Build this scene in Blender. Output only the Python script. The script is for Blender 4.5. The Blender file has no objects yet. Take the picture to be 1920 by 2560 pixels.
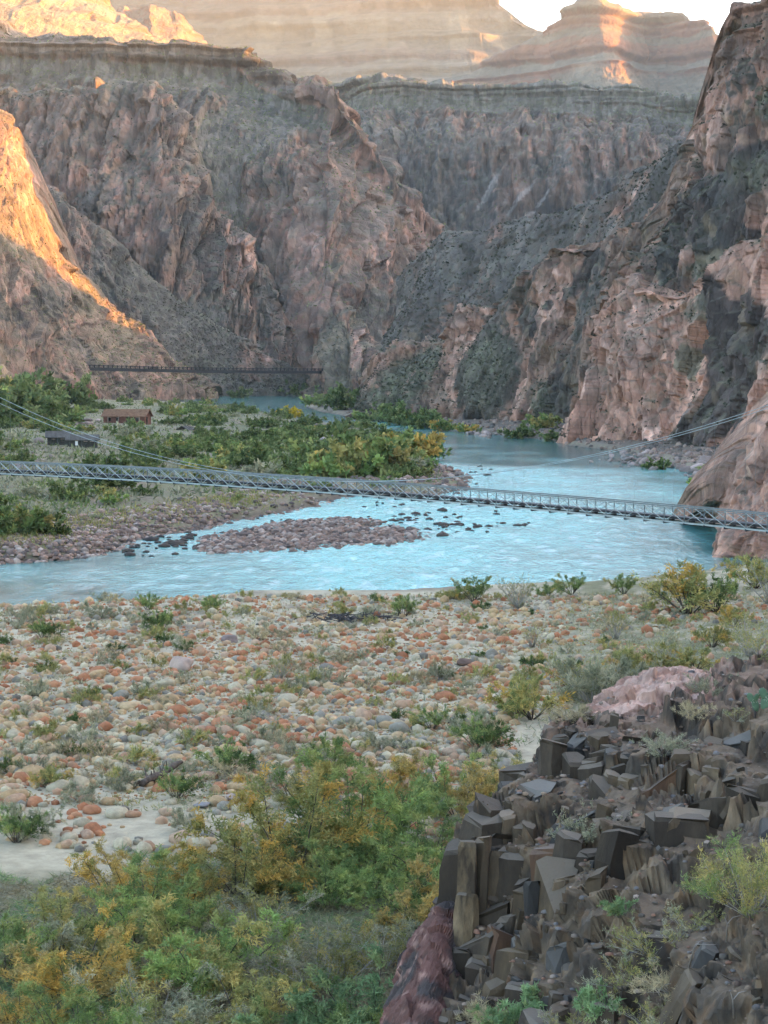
import bpy, math, random, time
import numpy as np
from math import radians, sin, cos
T0 = time.time()
random.seed(7)
RNG = np.random.default_rng(11)
scene = bpy.context.scene
col = scene.collection

# ------------------------------------------------------------------ camera
F, CX, CY, HORIZON = 5000.0, 960.0, 1280.0, 919.0
PITCH = math.atan((CY - HORIZON) / F)
CAM = np.array([0.0, 0.0, 20.0])
cam_data = bpy.data.cameras.new('camera')
cam_data.sensor_fit = 'VERTICAL'
cam_data.sensor_height = 36.0
cam_data.sensor_width = 27.0
cam_data.lens = F / 2560 * 36.0
cam_data.clip_start = 0.5
cam_data.clip_end = 60000
cam = bpy.data.objects.new('camera', cam_data)
cam.location = CAM
cam.rotation_euler = (radians(90) - PITCH, 0, 0)
col.objects.link(cam)
scene.camera = cam

# ------------------------------------------------------------------ sky and sun
SUN_AZ, SUN_EL = radians(70), radians(13)     # azimuth clockwise from +Y
SDIR = np.array([sin(SUN_AZ) * cos(SUN_EL), cos(SUN_AZ) * cos(SUN_EL), sin(SUN_EL)])
world = bpy.data.worlds.new('World')
scene.world = world
world.use_nodes = True
wn = world.node_tree.nodes
wl = world.node_tree.links
sky = wn.new('ShaderNodeTexSky')
sky.sky_type = 'NISHITA'
sky.sun_disc = False
sky.sun_elevation = SUN_EL
sky.sun_rotation = SUN_AZ
sky.air_density = 1.0
sky.dust_density = 3.6
sky.ozone_density = 0.9
sky.altitude = 700
bg = wn['Background']
wl.new(sky.outputs[0], bg.inputs[0])
bg.inputs[1].default_value = 0.15
sun_data = bpy.data.lights.new('sun', 'SUN')
sun_data.energy = 4.2
sun_data.angle = radians(0.5)
sun_data.color = (1.0, 0.41, 0.02)
sun = bpy.data.objects.new('sun', sun_data)
from mathutils import Vector
sun.rotation_euler = Vector(SDIR).to_track_quat('Z', 'Y').to_euler()
sun.location = (600, 300, 500)
col.objects.link(sun)

scene.view_settings.view_transform = 'Standard'
scene.view_settings.look = 'None'
scene.view_settings.gamma = 1
scene.view_settings.use_curve_mapping = False
scene.view_settings.exposure = 2.85
scene.render.engine = 'CYCLES'
cy = scene.cycles
cy.max_bounces = 5
cy.diffuse_bounces = 2
cy.glossy_bounces = 2
cy.transmission_bounces = 2
cy.transparent_max_bounces = 4
cy.volume_bounces = 1
cy.use_denoising = True
cy.use_adaptive_sampling = True
cy.adaptive_threshold = 0.02

# ------------------------------------------------------------------ places in the canyon
def P(px, py, Y):
    """survey: the point at forward distance Y seen in direction (px, py) from the trail"""
    px = np.asarray(px, float); py = np.asarray(py, float); Y = np.asarray(Y, float)
    u = (px - CX) / F; v = (CY - py) / F
    dy = cos(PITCH) + v * sin(PITCH)
    dz = -sin(PITCH) + v * cos(PITCH)
    s = Y / dy
    return np.stack([u * s, Y + 0 * s, CAM[2] + dz * s], -1)

def ground_pt(px, py, z=0.0):
    u = (np.asarray(px, float) - CX) / F; v = (CY - np.asarray(py, float)) / F
    dy = cos(PITCH) + v * sin(PITCH)
    dz = -sin(PITCH) + v * cos(PITCH)
    s = (z - CAM[2]) / dz
    return np.stack([u * s, dy * s, np.zeros_like(s) + z], -1)

def to_px(p):
    p = np.asarray(p, float) - CAM
    fwd = p[..., 1] * cos(PITCH) - p[..., 2] * sin(PITCH)
    up = p[..., 1] * sin(PITCH) + p[..., 2] * cos(PITCH)
    return CX + F * p[..., 0] / fwd, CY - F * up / fwd

# ------------------------------------------------------------------ noise
_prm = np.random.default_rng(3).permutation(256).astype(np.int32)
PERM = np.concatenate([_prm, _prm, _prm])
_g = np.random.default_rng(4).normal(size=(256, 3))
GRAD = (_g / np.linalg.norm(_g, axis=1)[:, None]).astype(np.float32)
RND = np.random.default_rng(5).random((256, 4)).astype(np.float32)

from concurrent.futures import ThreadPoolExecutor
POOL = ThreadPoolExecutor(4)
CH = 16384
def perlin(p):
    p = np.asarray(p, np.float32)
    q = p.reshape(-1, 3)
    if len(q) <= CH: return _perlin(q).reshape(p.shape[:-1])
    return np.concatenate(list(POOL.map(_perlin, [q[k:k + CH] for k in range(0, len(q), CH)]))).reshape(p.shape[:-1])

def _perlin(p):
    i = np.floor(p).astype(np.int32)
    f = p - i
    w = f * f * f * (f * (f * 6 - 15) + 10)
    i &= 255
    res = np.zeros(p.shape[:-1], np.float32)
    for dx in (0, 1):
        wx = w[..., 0] if dx else 1 - w[..., 0]
        hx = PERM[(i[..., 0] + dx) & 255]
        for dy in (0, 1):
            wy = wx * (w[..., 1] if dy else 1 - w[..., 1])
            hy = PERM[(hx + i[..., 1] + dy) & 255]
            for dz in (0, 1):
                wz = wy * (w[..., 2] if dz else 1 - w[..., 2])
                g = GRAD[PERM[(hy + i[..., 2] + dz) & 255]]
                res += wz * (g[..., 0] * (f[..., 0] - dx) + g[..., 1] * (f[..., 1] - dy) + g[..., 2] * (f[..., 2] - dz))
    return res * 1.6

def fbm(p, oct=4, gain=0.5, lac=2.03):
    a, s, t = 1.0, 0.0, 0.0
    p = np.asarray(p, np.float32)
    for k in range(oct):
        s = s + a * perlin(p + 17.3 * k); t += a; a *= gain; p = p * lac
    return s / t

def billow(p, oct=4, gain=0.5, lac=2.1):
    a, s, t = 1.0, 0.0, 0.0
    p = np.asarray(p, np.float32)
    for k in range(oct):
        s = s + a * np.abs(perlin(p + 11.7 * k)); t += a; a *= gain; p = p * lac
    return s / t

def cells(p):
    """nearest-cell id randoms (4), F1, F2-F1"""
    p = np.asarray(p, np.float32)
    q = p.reshape(-1, 3)
    R = list(POOL.map(_cells, [q[k:k + CH] for k in range(0, len(q), CH)]))
    sh = p.shape[:-1]
    return (np.concatenate([r[0] for r in R]).reshape(sh + (4,)), np.concatenate([r[1] for r in R]).reshape(sh), np.concatenate([r[2] for r in R]).reshape(sh))

def facets(p):
    """broken planes: (randoms, tilted-plane height in cell units, edge distance)"""
    p = np.asarray(p, np.float32)
    q = p.reshape(-1, 3); sh = p.shape[:-1]
    R = list(POOL.map(_cells, [q[k:k + CH] for k in range(0, len(q), CH)]))
    r = np.concatenate([x[0] for x in R]).reshape(sh + (4,)); e = np.concatenate([x[3] for x in R]).reshape(sh + (3,))
    return r, 2 * ((r[..., :3] - .5) * e).sum(-1) + .25 * (r[..., 3] - .5), np.concatenate([x[2] for x in R]).reshape(sh)

def _cells(p):
    i = np.floor(p - 0.5).astype(np.int32)
    f = p - i
    b1 = np.full(p.shape[:-1], 9.0, np.float32); b2 = b1.copy()
    idx = np.zeros(p.shape[:-1], np.int32); E = np.zeros(p.shape, np.float32)
    for dx in (0, 1):
        hx = PERM[(i[..., 0] + dx) & 255]
        for dy in (0, 1):
            hy = PERM[(hx + i[..., 1] + dy) & 255]
            for dz in (0, 1):
                h = PERM[(hy + i[..., 2] + dz) & 255]
                r = RND[h]
                ex = dx + (.15 + .7 * r[..., 0]) - f[..., 0]; ey = dy + (.15 + .7 * r[..., 1]) - f[..., 1]; ez = dz + (.15 + .7 * r[..., 2]) - f[..., 2]
                d = ex * ex + ey * ey + ez * ez
                n = d < b1
                b2 = np.where(n, b1, np.minimum(b2, d))
                idx = np.where(n, h, idx)
                E = np.where(n[..., None], np.stack([ex, ey, ez], -1), E)
                b1 = np.where(n, d, b1)
    F1 = np.sqrt(b1)
    return RND[PERM[idx + 7]], F1, np.sqrt(b2) - F1, E

def sstep(a, b, x):
    t = np.clip((x - a) / (b - a), 0, 1)
    return t * t * (3 - 2 * t)

def mixc(a, b, t):
    t = np.asarray(t)[..., None]
    return a * (1 - t) + np.asarray(b) * t

# ------------------------------------------------------------------ mesh helpers
def make_mesh(name, V, faces=None, quads=None, tris=None, cols=None, smooth=True, uv=None):
    V = np.ascontiguousarray(V, np.float32).reshape(-1, 3)
    me = bpy.data.meshes.new(name)
    L = []
    if quads is not None and len(quads): L.append((np.asarray(quads, np.int32), 4))
    if tris is not None and len(tris): L.append((np.asarray(tris, np.int32), 3))
    loops = np.concatenate([a.reshape(-1) for a, n in L])
    tot = np.concatenate([np.full(len(a), n, np.int32) for a, n in L])
    start = np.concatenate([[0], np.cumsum(tot)[:-1]]).astype(np.int32)
    me.vertices.add(len(V)); me.vertices.foreach_set('co', V.reshape(-1))
    me.loops.add(len(loops)); me.loops.foreach_set('vertex_index', loops)
    me.polygons.add(len(tot)); me.polygons.foreach_set('loop_start', start)
    me.polygons.foreach_set('loop_total', tot)
    me.polygons.foreach_set('use_smooth', np.full(len(tot), smooth, bool))
    if cols is not None:
        c = np.ones((len(V), 4), np.float32)
        c[:, :3] = np.asarray(cols, np.float32).reshape(-1, 3)
        at = me.attributes.new('Col', 'FLOAT_COLOR', 'POINT')
        at.data.foreach_set('color', c.reshape(-1))
    me.update(calc_edges=True)
    return me

def obj(name, me, mat=None, parent=None, kind=None, label=None, cat=None, group=None, loc=None):
    o = bpy.data.objects.new(name, me)
    col.objects.link(o)
    if mat is not None and me is not None and not me.materials: me.materials.append(mat)
    if parent is not None: o.parent = parent
    if kind: o['kind'] = kind
    if label: o['label'] = label
    if cat: o['category'] = cat
    if group: o['group'] = group
    if loc is not None: o.location = loc
    return o

def grid_quads(nv, nu):
    a = np.arange(nv * nu).reshape(nv, nu)
    return np.stack([a[:-1, :-1], a[:-1, 1:], a[1:, 1:], a[1:, :-1]], -1).reshape(-1, 4)

def catmull(Pts, n, axis):
    Pts = np.moveaxis(np.asarray(Pts, float), axis, 0)
    m = len(Pts)
    t = np.linspace(0, m - 1, n)
    i = np.minimum(t.astype(int), m - 2)
    f = (t - i).reshape((-1,) + (1,) * (Pts.ndim - 1))
    p1 = Pts[i]; p2 = Pts[i + 1]
    p0 = np.where((i > 0).reshape(f.shape), Pts[np.maximum(i - 1, 0)], 2 * p1 - p2)
    p3 = np.where((i < m - 2).reshape(f.shape), Pts[np.minimum(i + 2, m - 1)], 2 * p2 - p1)
    r = p1 + 0.5 * f * (p2 - p0 + f * (2 * p0 - 5 * p1 + 4 * p2 - p3 + f * (3 * (p1 - p2) + p3 - p0)))
    return np.moveaxis(r, 0, axis)

def grid_normals(V):
    du = np.gradient(V, axis=1); dv = np.gradient(V, axis=0)
    n = np.cross(du, dv)
    return n / (np.linalg.norm(n, axis=-1, keepdims=True) + 1e-9)

# ------------------------------------------------------------------ materials
def new_mat(name):
    m = bpy.data.materials.new(name)
    m.use_nodes = True
    nt = m.node_tree
    return m, nt.nodes, nt.links, nt.nodes['Principled BSDF']

def col_mat(name, rough=0.9, spec=0.25, var_scale=1.0, var=0.35, bump_scale=None, bump_dist=0.1, stretch=(1, 1, 1), crack=None, edge=.9, tint_obj=0.0):
    """vertex rock/leaf colour varied by noise, with fine relief"""
    m, N, L, bs = new_mat(name)
    at = N.new('ShaderNodeAttribute'); at.attribute_name = 'Col'
    tc = N.new('ShaderNodeTexCoord')
    mp = N.new('ShaderNodeMapping'); mp.inputs['Scale'].default_value = stretch
    L.new(tc.outputs['Object'], mp.inputs[0])
    nz = N.new('ShaderNodeTexNoise'); nz.inputs['Scale'].default_value = var_scale; nz.inputs['Detail'].default_value = 6; nz.inputs['Roughness'].default_value = 0.65
    L.new(mp.outputs[0], nz.inputs['Vector'])
    mr = N.new('ShaderNodeMapRange'); mr.inputs[1].default_value = 0.25; mr.inputs[2].default_value = 0.75
    mr.inputs[3].default_value = 1 - var; mr.inputs[4].default_value = 1 + var
    L.new(nz.outputs[0], mr.inputs[0])
    mx = N.new('ShaderNodeVectorMath'); mx.operation = 'SCALE'
    L.new(at.outputs['Color'], mx.inputs[0]); L.new(mr.outputs[0], mx.inputs['Scale'])
    out = mx.outputs[0]
    if crack:      # jointed blocks: each its own tone, open fissures between them
        mc = N.new('ShaderNodeMapping'); mc.inputs['Scale'].default_value = (1, .5, .22); mc.inputs['Rotation'].default_value = (0, .15, .2)
        wv = N.new('ShaderNodeVectorMath'); wv.operation = 'MULTIPLY_ADD'; wv.inputs[1].default_value = (1.3 / crack,) * 3
        L.new(nz.outputs['Color'], wv.inputs[0]); L.new(tc.outputs['Object'], wv.inputs[2]); L.new(wv.outputs[0], mc.inputs[0])
        vc = N.new('ShaderNodeTexVoronoi'); vc.inputs['Scale'].default_value = crack; L.new(mc.outputs[0], vc.inputs['Vector'])
        ve = N.new('ShaderNodeTexVoronoi'); ve.feature = 'DISTANCE_TO_EDGE'; ve.inputs['Scale'].default_value = crack; L.new(mc.outputs[0], ve.inputs['Vector'])
        sp = N.new('ShaderNodeSeparateColor'); L.new(vc.outputs['Color'], sp.inputs[0])
        rc = N.new('ShaderNodeMapRange'); rc.inputs[3].default_value = .72; rc.inputs[4].default_value = 1.3; L.new(sp.outputs[0], rc.inputs[0])
        m3 = N.new('ShaderNodeVectorMath'); m3.operation = 'SCALE'; L.new(out, m3.inputs[0]); L.new(rc.outputs[0], m3.inputs['Scale']); out = m3.outputs[0]
        eg = N.new('ShaderNodeMapRange'); eg.inputs[2].default_value = .12; L.new(ve.outputs['Distance'], eg.inputs[0])
    if tint_obj:
        oi = N.new('ShaderNodeObjectInfo')
        r2 = N.new('ShaderNodeMapRange'); r2.inputs[3].default_value = 1 - tint_obj; r2.inputs[4].default_value = 1 + tint_obj
        L.new(oi.outputs['Random'], r2.inputs[0])
        m2 = N.new('ShaderNodeVectorMath'); m2.operation = 'SCALE'
        L.new(out, m2.inputs[0]); L.new(r2.outputs[0], m2.inputs['Scale']); out = m2.outputs[0]
    L.new(out, bs.inputs['Base Color'])
    bs.inputs['Roughness'].default_value = rough
    bs.inputs['Specular IOR Level'].default_value = spec
    if bump_scale:
        nb = N.new('ShaderNodeTexNoise'); nb.inputs['Scale'].default_value = bump_scale; nb.inputs['Detail'].default_value = 8; nb.inputs['Roughness'].default_value = 0.7
        L.new(mp.outputs[0], nb.inputs['Vector'])
        bp = N.new('ShaderNodeBump'); bp.inputs['Strength'].default_value = 1.0; bp.inputs['Distance'].default_value = bump_dist
        hgt = nb.outputs[0]
        if crack:
            ad = N.new('ShaderNodeMath'); ad.operation = 'MULTIPLY_ADD'; ad.inputs[1].default_value = edge
            L.new(eg.outputs[0], ad.inputs[0]); L.new(hgt, ad.inputs[2]); hgt = ad.outputs[0]
        L.new(hgt, bp.inputs['Height']); L.new(bp.outputs[0], bs.inputs['Normal'])
    return m

def plain_mat(name, c, rough=0.7, metal=0.0, spec=0.3, var=0.2, scale=3.0):
    m, N, L, bs = new_mat(name)
    tc = N.new('ShaderNodeTexCoord')
    nz = N.new('ShaderNodeTexNoise'); nz.inputs['Scale'].default_value = scale; nz.inputs['Detail'].default_value = 5
    L.new(tc.outputs['Object'], nz.inputs['Vector'])
    cr = N.new('ShaderNodeValToRGB')
    cr.color_ramp.elements[0].position = 0.3; cr.color_ramp.elements[1].position = 0.7
    cr.color_ramp.elements[0].color = (*[x * (1 - var) for x in c], 1)
    cr.color_ramp.elements[1].color = (*[min(1, x * (1 + var)) for x in c], 1)
    L.new(nz.outputs[0], cr.inputs[0]); L.new(cr.outputs[0], bs.inputs['Base Color'])
    bs.inputs['Roughness'].default_value = rough; bs.inputs['Metallic'].default_value = metal
    bs.inputs['Specular IOR Level'].default_value = spec
    return m
# ------------------------------------------------------------------ rock sheets
PINK = np.array([0.36, 0.20, 0.142]); ROSE = np.array([0.45, 0.285, 0.22]); RUST = np.array([0.25, 0.11, 0.062])
BROWN = np.array([0.145, 0.097, 0.072]); SCHIST = np.array([0.040, 0.037, 0.035]); OLIVE = np.array([0.165, 0.145, 0.095])
TALUS = np.array([0.128, 0.112, 0.092]); SAGE = np.array([0.095, 0.098, 0.055]); CREAM = np.array([0.27, 0.215, 0.155])
BUFF = np.array([0.235, 0.172, 0.108]); LEDGE = np.array([0.14, 0.105, 0.08]); WHITE = np.array([0.36, 0.33, 0.30])

def blobs(PX, PY, L):
    """how far the surface lies inside outcrops of another rock: (x, y, rx, ry, lean, weight)"""
    m = np.zeros(PX.shape)
    for cx, cy, rx, ry, lean, w in L:
        x = (PX - cx) - lean * (PY - cy)
        d = np.sqrt((x / rx) ** 2 + ((PY - cy) / ry) ** 2)
        m = m + w * (1 - sstep(0.55, 1.25, d))
    return m

SHEETS = {}
DENS = .67
def sheet(name, base, crest, nu, nv, mid, dispf, colf, mat, back=(120, -70), drop=60, crestrag=0.0):
    """a canyon wall: base line and crest line (px, py, Y), mid = list of (t, t_depth) rows, then a back slope."""
    nu = int(nu * DENS); nv = int(nv * DENS)
    base = np.array(base, float); crest = np.array(crest, float)
    B = P(base[:, 0], base[:, 1], base[:, 2]); C = P(crest[:, 0], crest[:, 1], crest[:, 2])
    rows = []; pxr = []
    b0 = B.copy(); b0[:, 2] -= drop; b0[:, 1] -= drop * 0.3
    rows.append(b0)
    for (t, s) in [(0, 0)] + mid + [(1, 1)]:
        q = base * (1 - t) + crest * t
        q[:, 2] = base[:, 2] * (1 - s) + crest[:, 2] * s
        rows.append(P(q[:, 0], q[:, 1], q[:, 2]))
    b1 = C.copy(); b1[:, 1] += back[0] * 0.35; b1[:, 2] += back[1] * 0.15; rows.append(b1)
    b2 = C.copy(); b2[:, 1] += back[0] * 1.2; b2[:, 2] += back[1]; rows.append(b2)
    b3 = C.copy(); b3[:, 1] += back[0] * 2.4; b3[:, 2] += back[1] * 4; rows.append(b3)
    R = np.stack(rows)                      # rows x cols x 3
    # more samples where the sheet faces the trail
    m = len(rows)
    V = catmull(R, nu, 1)
    # row parameter: dense between base and crest
    tt = np.concatenate([np.linspace(0, 1, max(3, nv // 24), endpoint=False), np.linspace(1, m - 4, nv, endpoint=False), np.linspace(m - 4, m - 1, max(6, nv // 16))])
    i = np.minimum(tt.astype(int), m - 2); f = (tt - i)[:, None, None]
    p1 = V[i]; p2 = V[i + 1]; p0 = V[np.maximum(i - 1, 0)]; p3 = V[np.minimum(i + 2, m - 1)]
    G = p1 + 0.5 * f * (p2 - p0 + f * (2 * p0 - 5 * p1 + 4 * p2 - p3 + f * (3 * (p1 - p2) + p3 - p0)))
    PX, PY = to_px(G)
    N = grid_normals(G)
    sg = np.sign(np.mean(-N[..., 1])) or 1
    N = N * sg
    tcol = np.clip((tt - 1) / (m - 5), 0, 1.3)[:, None] + 0 * PX
    D, aux = dispf(G, PX, PY, N, tcol)
    for _ in range(1):
        D[1:-1] = .25 * D[:-2] + .5 * D[1:-1] + .25 * D[2:]
    Nd = N * np.array([1, 1, .25]); Nd /= np.linalg.norm(Nd, axis=-1, keepdims=True) + 1e-6
    W = G + Nd * D[..., None]
    N2 = grid_normals(W) * sg
    cols = np.clip(colf(W, PX, PY, N2, tcol, aux), 0.01, 0.9)
    me = make_mesh(name, W, quads=grid_quads(W.shape[0], W.shape[1])[:, ::int(sg)], cols=cols, smooth=False)
    o = obj(name, me, mat, kind='structure')
    SHEETS[name] = (W, N2, PX, PY, aux['tal'])
    return o, W, N2, PX, PY

def rock_disp(S, amp=1.0, rib=1.0, lean=0.15, talus=None, ledge=None, block=1.0, seed=0.0, bigw=1.0):
    """S = typical buttress width in metres"""
    def f(G, PX, PY, N, t):
        X = G + seed
        Xs = X * np.array([1, .45, .35])
        w = np.stack([fbm(Xs / (S * 0.9) + 3.1, 3), fbm(Xs / (S * 0.9) + 9.2, 3), fbm(Xs / (S * 0.9) + 5.7, 3)], -1) * S * 0.22
        Q = X + w
        q = np.stack([Q[..., 0] + lean * Q[..., 2], Q[..., 1] * 0.2, Q[..., 2] * 0.17], -1)
        big = .55 * ((1 - np.abs(perlin(q / (S * 1.5) + 2.3))) ** 2 - .62) + .5 * (billow(q / (S * 0.9), 2) - 0.25)
        ribs = billow(q / (S * 0.42) + 7, 4, 0.42) - 0.22
        q2 = np.stack([X[..., 0] + lean * X[..., 2], X[..., 1] * .25, X[..., 2] * 0.2], -1) + w * 0.2
        r1, f1, e1 = facets(q2 / (S * 0.30))
        r2, f2, e2 = facets((X * np.array([1, .4, 0.34]) + w * 0.1) / (S * 0.105))
        fine = fbm(X / (S * 0.05), 4, 0.6)
        qv = np.stack([X[..., 0] + lean * X[..., 2], X[..., 1] * .2, X[..., 2] * 0.13], -1) + w * .18
        joints = -.06 * sstep(.80, .99, 1 - np.abs(perlin(qv / (S * .30)))) - .028 * sstep(.78, .99, 1 - np.abs(perlin(qv / (S * .12) + 31)))
        rock = S * (0.62 * bigw * big + 0.30 * rib * ribs + block * (.16 * f1 + .058 * f2) + 0.012 * fine + rib * joints)
        tal = np.zeros(PX.shape) if talus is None else np.clip(talus(G, PX, PY, t, fbm(X / S, 3)), 0, 1)
        soft = S * (0.30 * bigw * big + 0.035 * fbm(X / (S * 0.12), 4, 0.6) + .035 * f2)
        D = rock * (1 - tal) + soft * tal
        ld = 0
        if ledge is not None:
            ld = np.clip(ledge(G, PX, PY, t), 0, 1)
            z = X[..., 2] + 2.0 * fbm(X / (S * 1.5), 3) * S * 0.06
            def lay(th, sd):
                k = z / th; i = np.floor(k); fr = k - i
                h = RND[(i.astype(int) * 37 + sd) & 255, 0]
                h2 = RND[((i.astype(int) + 1) * 37 + sd) & 255, 0]
                return h + (h2 - h) * sstep(0.75, 1.0, fr)
            strat = S * (0.20 * (lay(S * 0.26, 3) - 0.5) + 0.12 * (lay(S * 0.11, 9) - 0.5) + block * .10 * f1 + 0.3 * bigw * big + 0.02 * fine)
            D = D * (1 - ld) + strat * ld
        return D * amp, dict(tal=tal, ld=ld, r1=r1, r2=r2, big=big, ribs=ribs, z=X[..., 2], X=X, w=w, q=q, S=S)
    return f

def rock_col(palette, dark=None, pink=None, scree=0.0, vein=.55, tal_col=TALUS, sage=0.5, rust=0.3, streak=0.5, olive=None, ledge_cols=None, white=None):
    """palette = base mixture; dark/pink/... = outcrop masks given as functions of place"""
    def f(W, PX, PY, N, t, a):
        S = a['S']; X = a['X']
        n1 = fbm(X / (S * 0.7) + 21, 4); n2 = fbm(a['q'] / (S * 0.3) + 4, 4); n3 = fbm(X / (S * 0.1), 3)
        c = np.zeros(PX.shape + (3,)) + palette[0]
        c = mixc(c, palette[1], sstep(-0.12, 0.28, n1))
        c = mixc(c, palette[2], sstep(0.02, 0.3, n2) * 0.8)
        c = mixc(c, RUST, rust * sstep(0.1, 0.35, fbm(X / (S * 0.5) + 50, 3)))
        nn = 0.55 * n2 + 0.35 * n1 + 0.2 * n3
        if pink is not None:
            m = sstep(0.35, 0.62, blobs(PX, PY, pink) + nn * 0.75)
            pk = mixc(np.zeros(PX.shape + (3,)) + PINK, ROSE, sstep(-.1, .25, n3 + n1))
            pk = mixc(pk, RUST, 0.45 * sstep(0.05, 0.35, n2))
            c = mixc(c, pk, m)
        if olive is not None:
            c = mixc(c, OLIVE * (1 + .3 * n3[..., None]), 0.85 * sstep(0.4, 0.65, blobs(PX, PY, olive) + nn * 0.6))
        if dark is not None:
            m = sstep(0.35, 0.6, blobs(PX, PY, dark) + nn * 0.8)
            c = mixc(c, SCHIST * (1 + 0.35 * n3[..., None]), m * 0.92)
        if scree:
            sn = .6 * fbm(a['q'] / (S * 0.5) + 61, 4, .6) + .5 * fbm(X / (S * 1.6) + 13, 3) + .25 * n3
            c = mixc(c, mixc(np.zeros(PX.shape + (3,)) + np.array([.115, .098, .084]), np.array([.066, .062, .05]), sstep(-.1, .2, n3)), .92 * sstep(.12 - .3 * scree, .28 - .3 * scree, sn))
        c = c * (1 + 0.45 * (a['r1'][..., 1:2] - 0.5) + 0.3 * (a['r2'][..., 1:2] - 0.5))
        c = mixc(c, BUFF, streak * 0.6 * sstep(0.16, 0.4, fbm(np.stack([X[..., 0], X[..., 1] * 0.4, X[..., 2] * 0.12], -1) / (S * 0.13), 3)))
        c = mixc(c, SCHIST * 1.25, vein * sstep(.10, .28, fbm(np.stack([X[..., 0], X[..., 1] * .25, X[..., 2] * .22], -1) / (S * .22) + 77, 4, .6) + .35 * n1))
        if white is not None:
            c = mixc(c, WHITE, 0.6 * sstep(0.5, 0.7, blobs(PX, PY, white) + n3 * 0.5 + n2 * 0.4))
        if ledge_cols is not None and not np.isscalar(a['ld']):
            k = (a['z'] + 1.5 * n1 * S * 0.1) / (S * 0.17)
            lc = np.array(ledge_cols)[(RND[(np.floor(k).astype(int) * 13) & 255, 1] * len(ledge_cols)).astype(int) % len(ledge_cols)]
            lc = lc * (1 + 0.4 * (a['r1'][..., 1:2] - 0.5) + 0.35 * n3[..., None])
            c = mixc(c, lc, a['ld'])
        flat = sstep(0.45, 0.75, N[..., 2])        # soil and scree gather on gentle ground
        tm = np.clip(a['tal'] * sstep(-0.5, 0.1, n3 + n2 + 0.35) + 0.75 * flat * (0.6 + n3), 0, 1)
        tc = mixc(np.zeros(PX.shape + (3,)) + tal_col, SAGE, np.clip(sage * sstep(-0.02, 0.22, n3 + 0.5 * n1), 0, 1))
        tc = tc * (1 + 0.5 * (a['r2'][..., 2:3] - 0.5))
        c = mixc(c, tc, tm)
        return c
    return f

ROCK_FAR = col_mat('far_rock', var_scale=0.02, var=0.25, bump_scale=0.06, bump_dist=8)
ROCK_MID = col_mat('gorge_rock', var_scale=0.12, var=0.4, bump_scale=0.35, bump_dist=1.7, stretch=(1, 1, 0.45), crack=.22, edge=.28)
ROCK_NEAR = col_mat('cliff_rock', var_scale=0.4, var=0.42, bump_scale=1.1, bump_dist=0.7, stretch=(1, 1, 0.5), crack=.42, edge=.42)

def line(xs, ys, ds):
    return [(x, y, d) for x, y, d in zip(xs, ys, ds)]

# --- far hazy wall under the rim
xs = [-300, -100, 100, 300, 480, 700, 900, 1080, 1180, 1240, 1300, 1350, 1420, 1520]
o, *_ = sheet('far_canyon_wall',
    line(xs, [300] * 14, [7000, 6900, 6800, 6700, 6600, 6480, 6360, 6260, 6200, 6160, 6120, 6100, 6060, 6000]),
    line(xs, [-150, -150, -140, -130, -130, -120, -110, -90, -60, -10, 40, 66, 100, 180], [7700, 7600, 7500, 7400, 7300, 7180, 7060, 6960, 6900, 6860, 6800, 6760, 6700, 6600]),
    420, 150, [(.25, .3), (.4, .42), (.5, .62), (.62, .68), (.72, .86), (.85, .92)],
    rock_disp(240, ledge=lambda G, PX, PY, t: 0.9 + 0 * t, lean=0.0, rib=.5, bigw=.5, block=.25),
    rock_col(vein=.15, palette=[BUFF, BROWN, RUST], ledge_cols=[BUFF * .8, RUST * .8, CREAM * .8, BROWN * 1.2, BUFF * .75, BROWN, BUFF * .7], tal_col=BUFF * .7, sage=.2, rust=.3), ROCK_FAR, back=(900, -300), drop=300)

# --- far butte with its spur toward the river
xb = [900, 1050, 1177, 1300, 1400, 1480, 1540, 1585, 1640, 1700, 1780, 1860, 2000]
xc = [900, 1050, 1177, 1290, 1380, 1475, 1500, 1540, 1600, 1690, 1765, 1800, 1900]
o, *_ = sheet('far_butte',
    line(xb, [300] * 13, [5600, 5500, 5350, 5200, 5100, 5000, 4900, 4900, 5260, 5200, 5120, 5040, 4900]),
    line(xc, [230, 205, 172, 118, 58, -12, 0, 26, 38, 43, 55, 130, 200], [5850, 5750, 5650, 5560, 5500, 5450, 5450, 5500, 5620, 5560, 5480, 5400, 5250]),
    360, 150, [(.25, .3), (.42, .62), (.6, .76), (.78, .88)],
    rock_disp(150, lean=0.0, rib=.5, bigw=.45, block=.3, ledge=lambda G, PX, PY, t: 0.85 * sstep(.35, .5, t), talus=lambda G, PX, PY, t, n: 1 - sstep(.3, .42, t + n * .12)),
    rock_col(vein=.15, palette=[BUFF, RUST, BROWN], ledge_cols=[BUFF * .85, RUST * .9, RUST, CREAM * .9, BUFF * .8, RUST * .85], tal_col=BUFF * .75, sage=.3), ROCK_FAR, back=(700, -300), drop=300)

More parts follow.
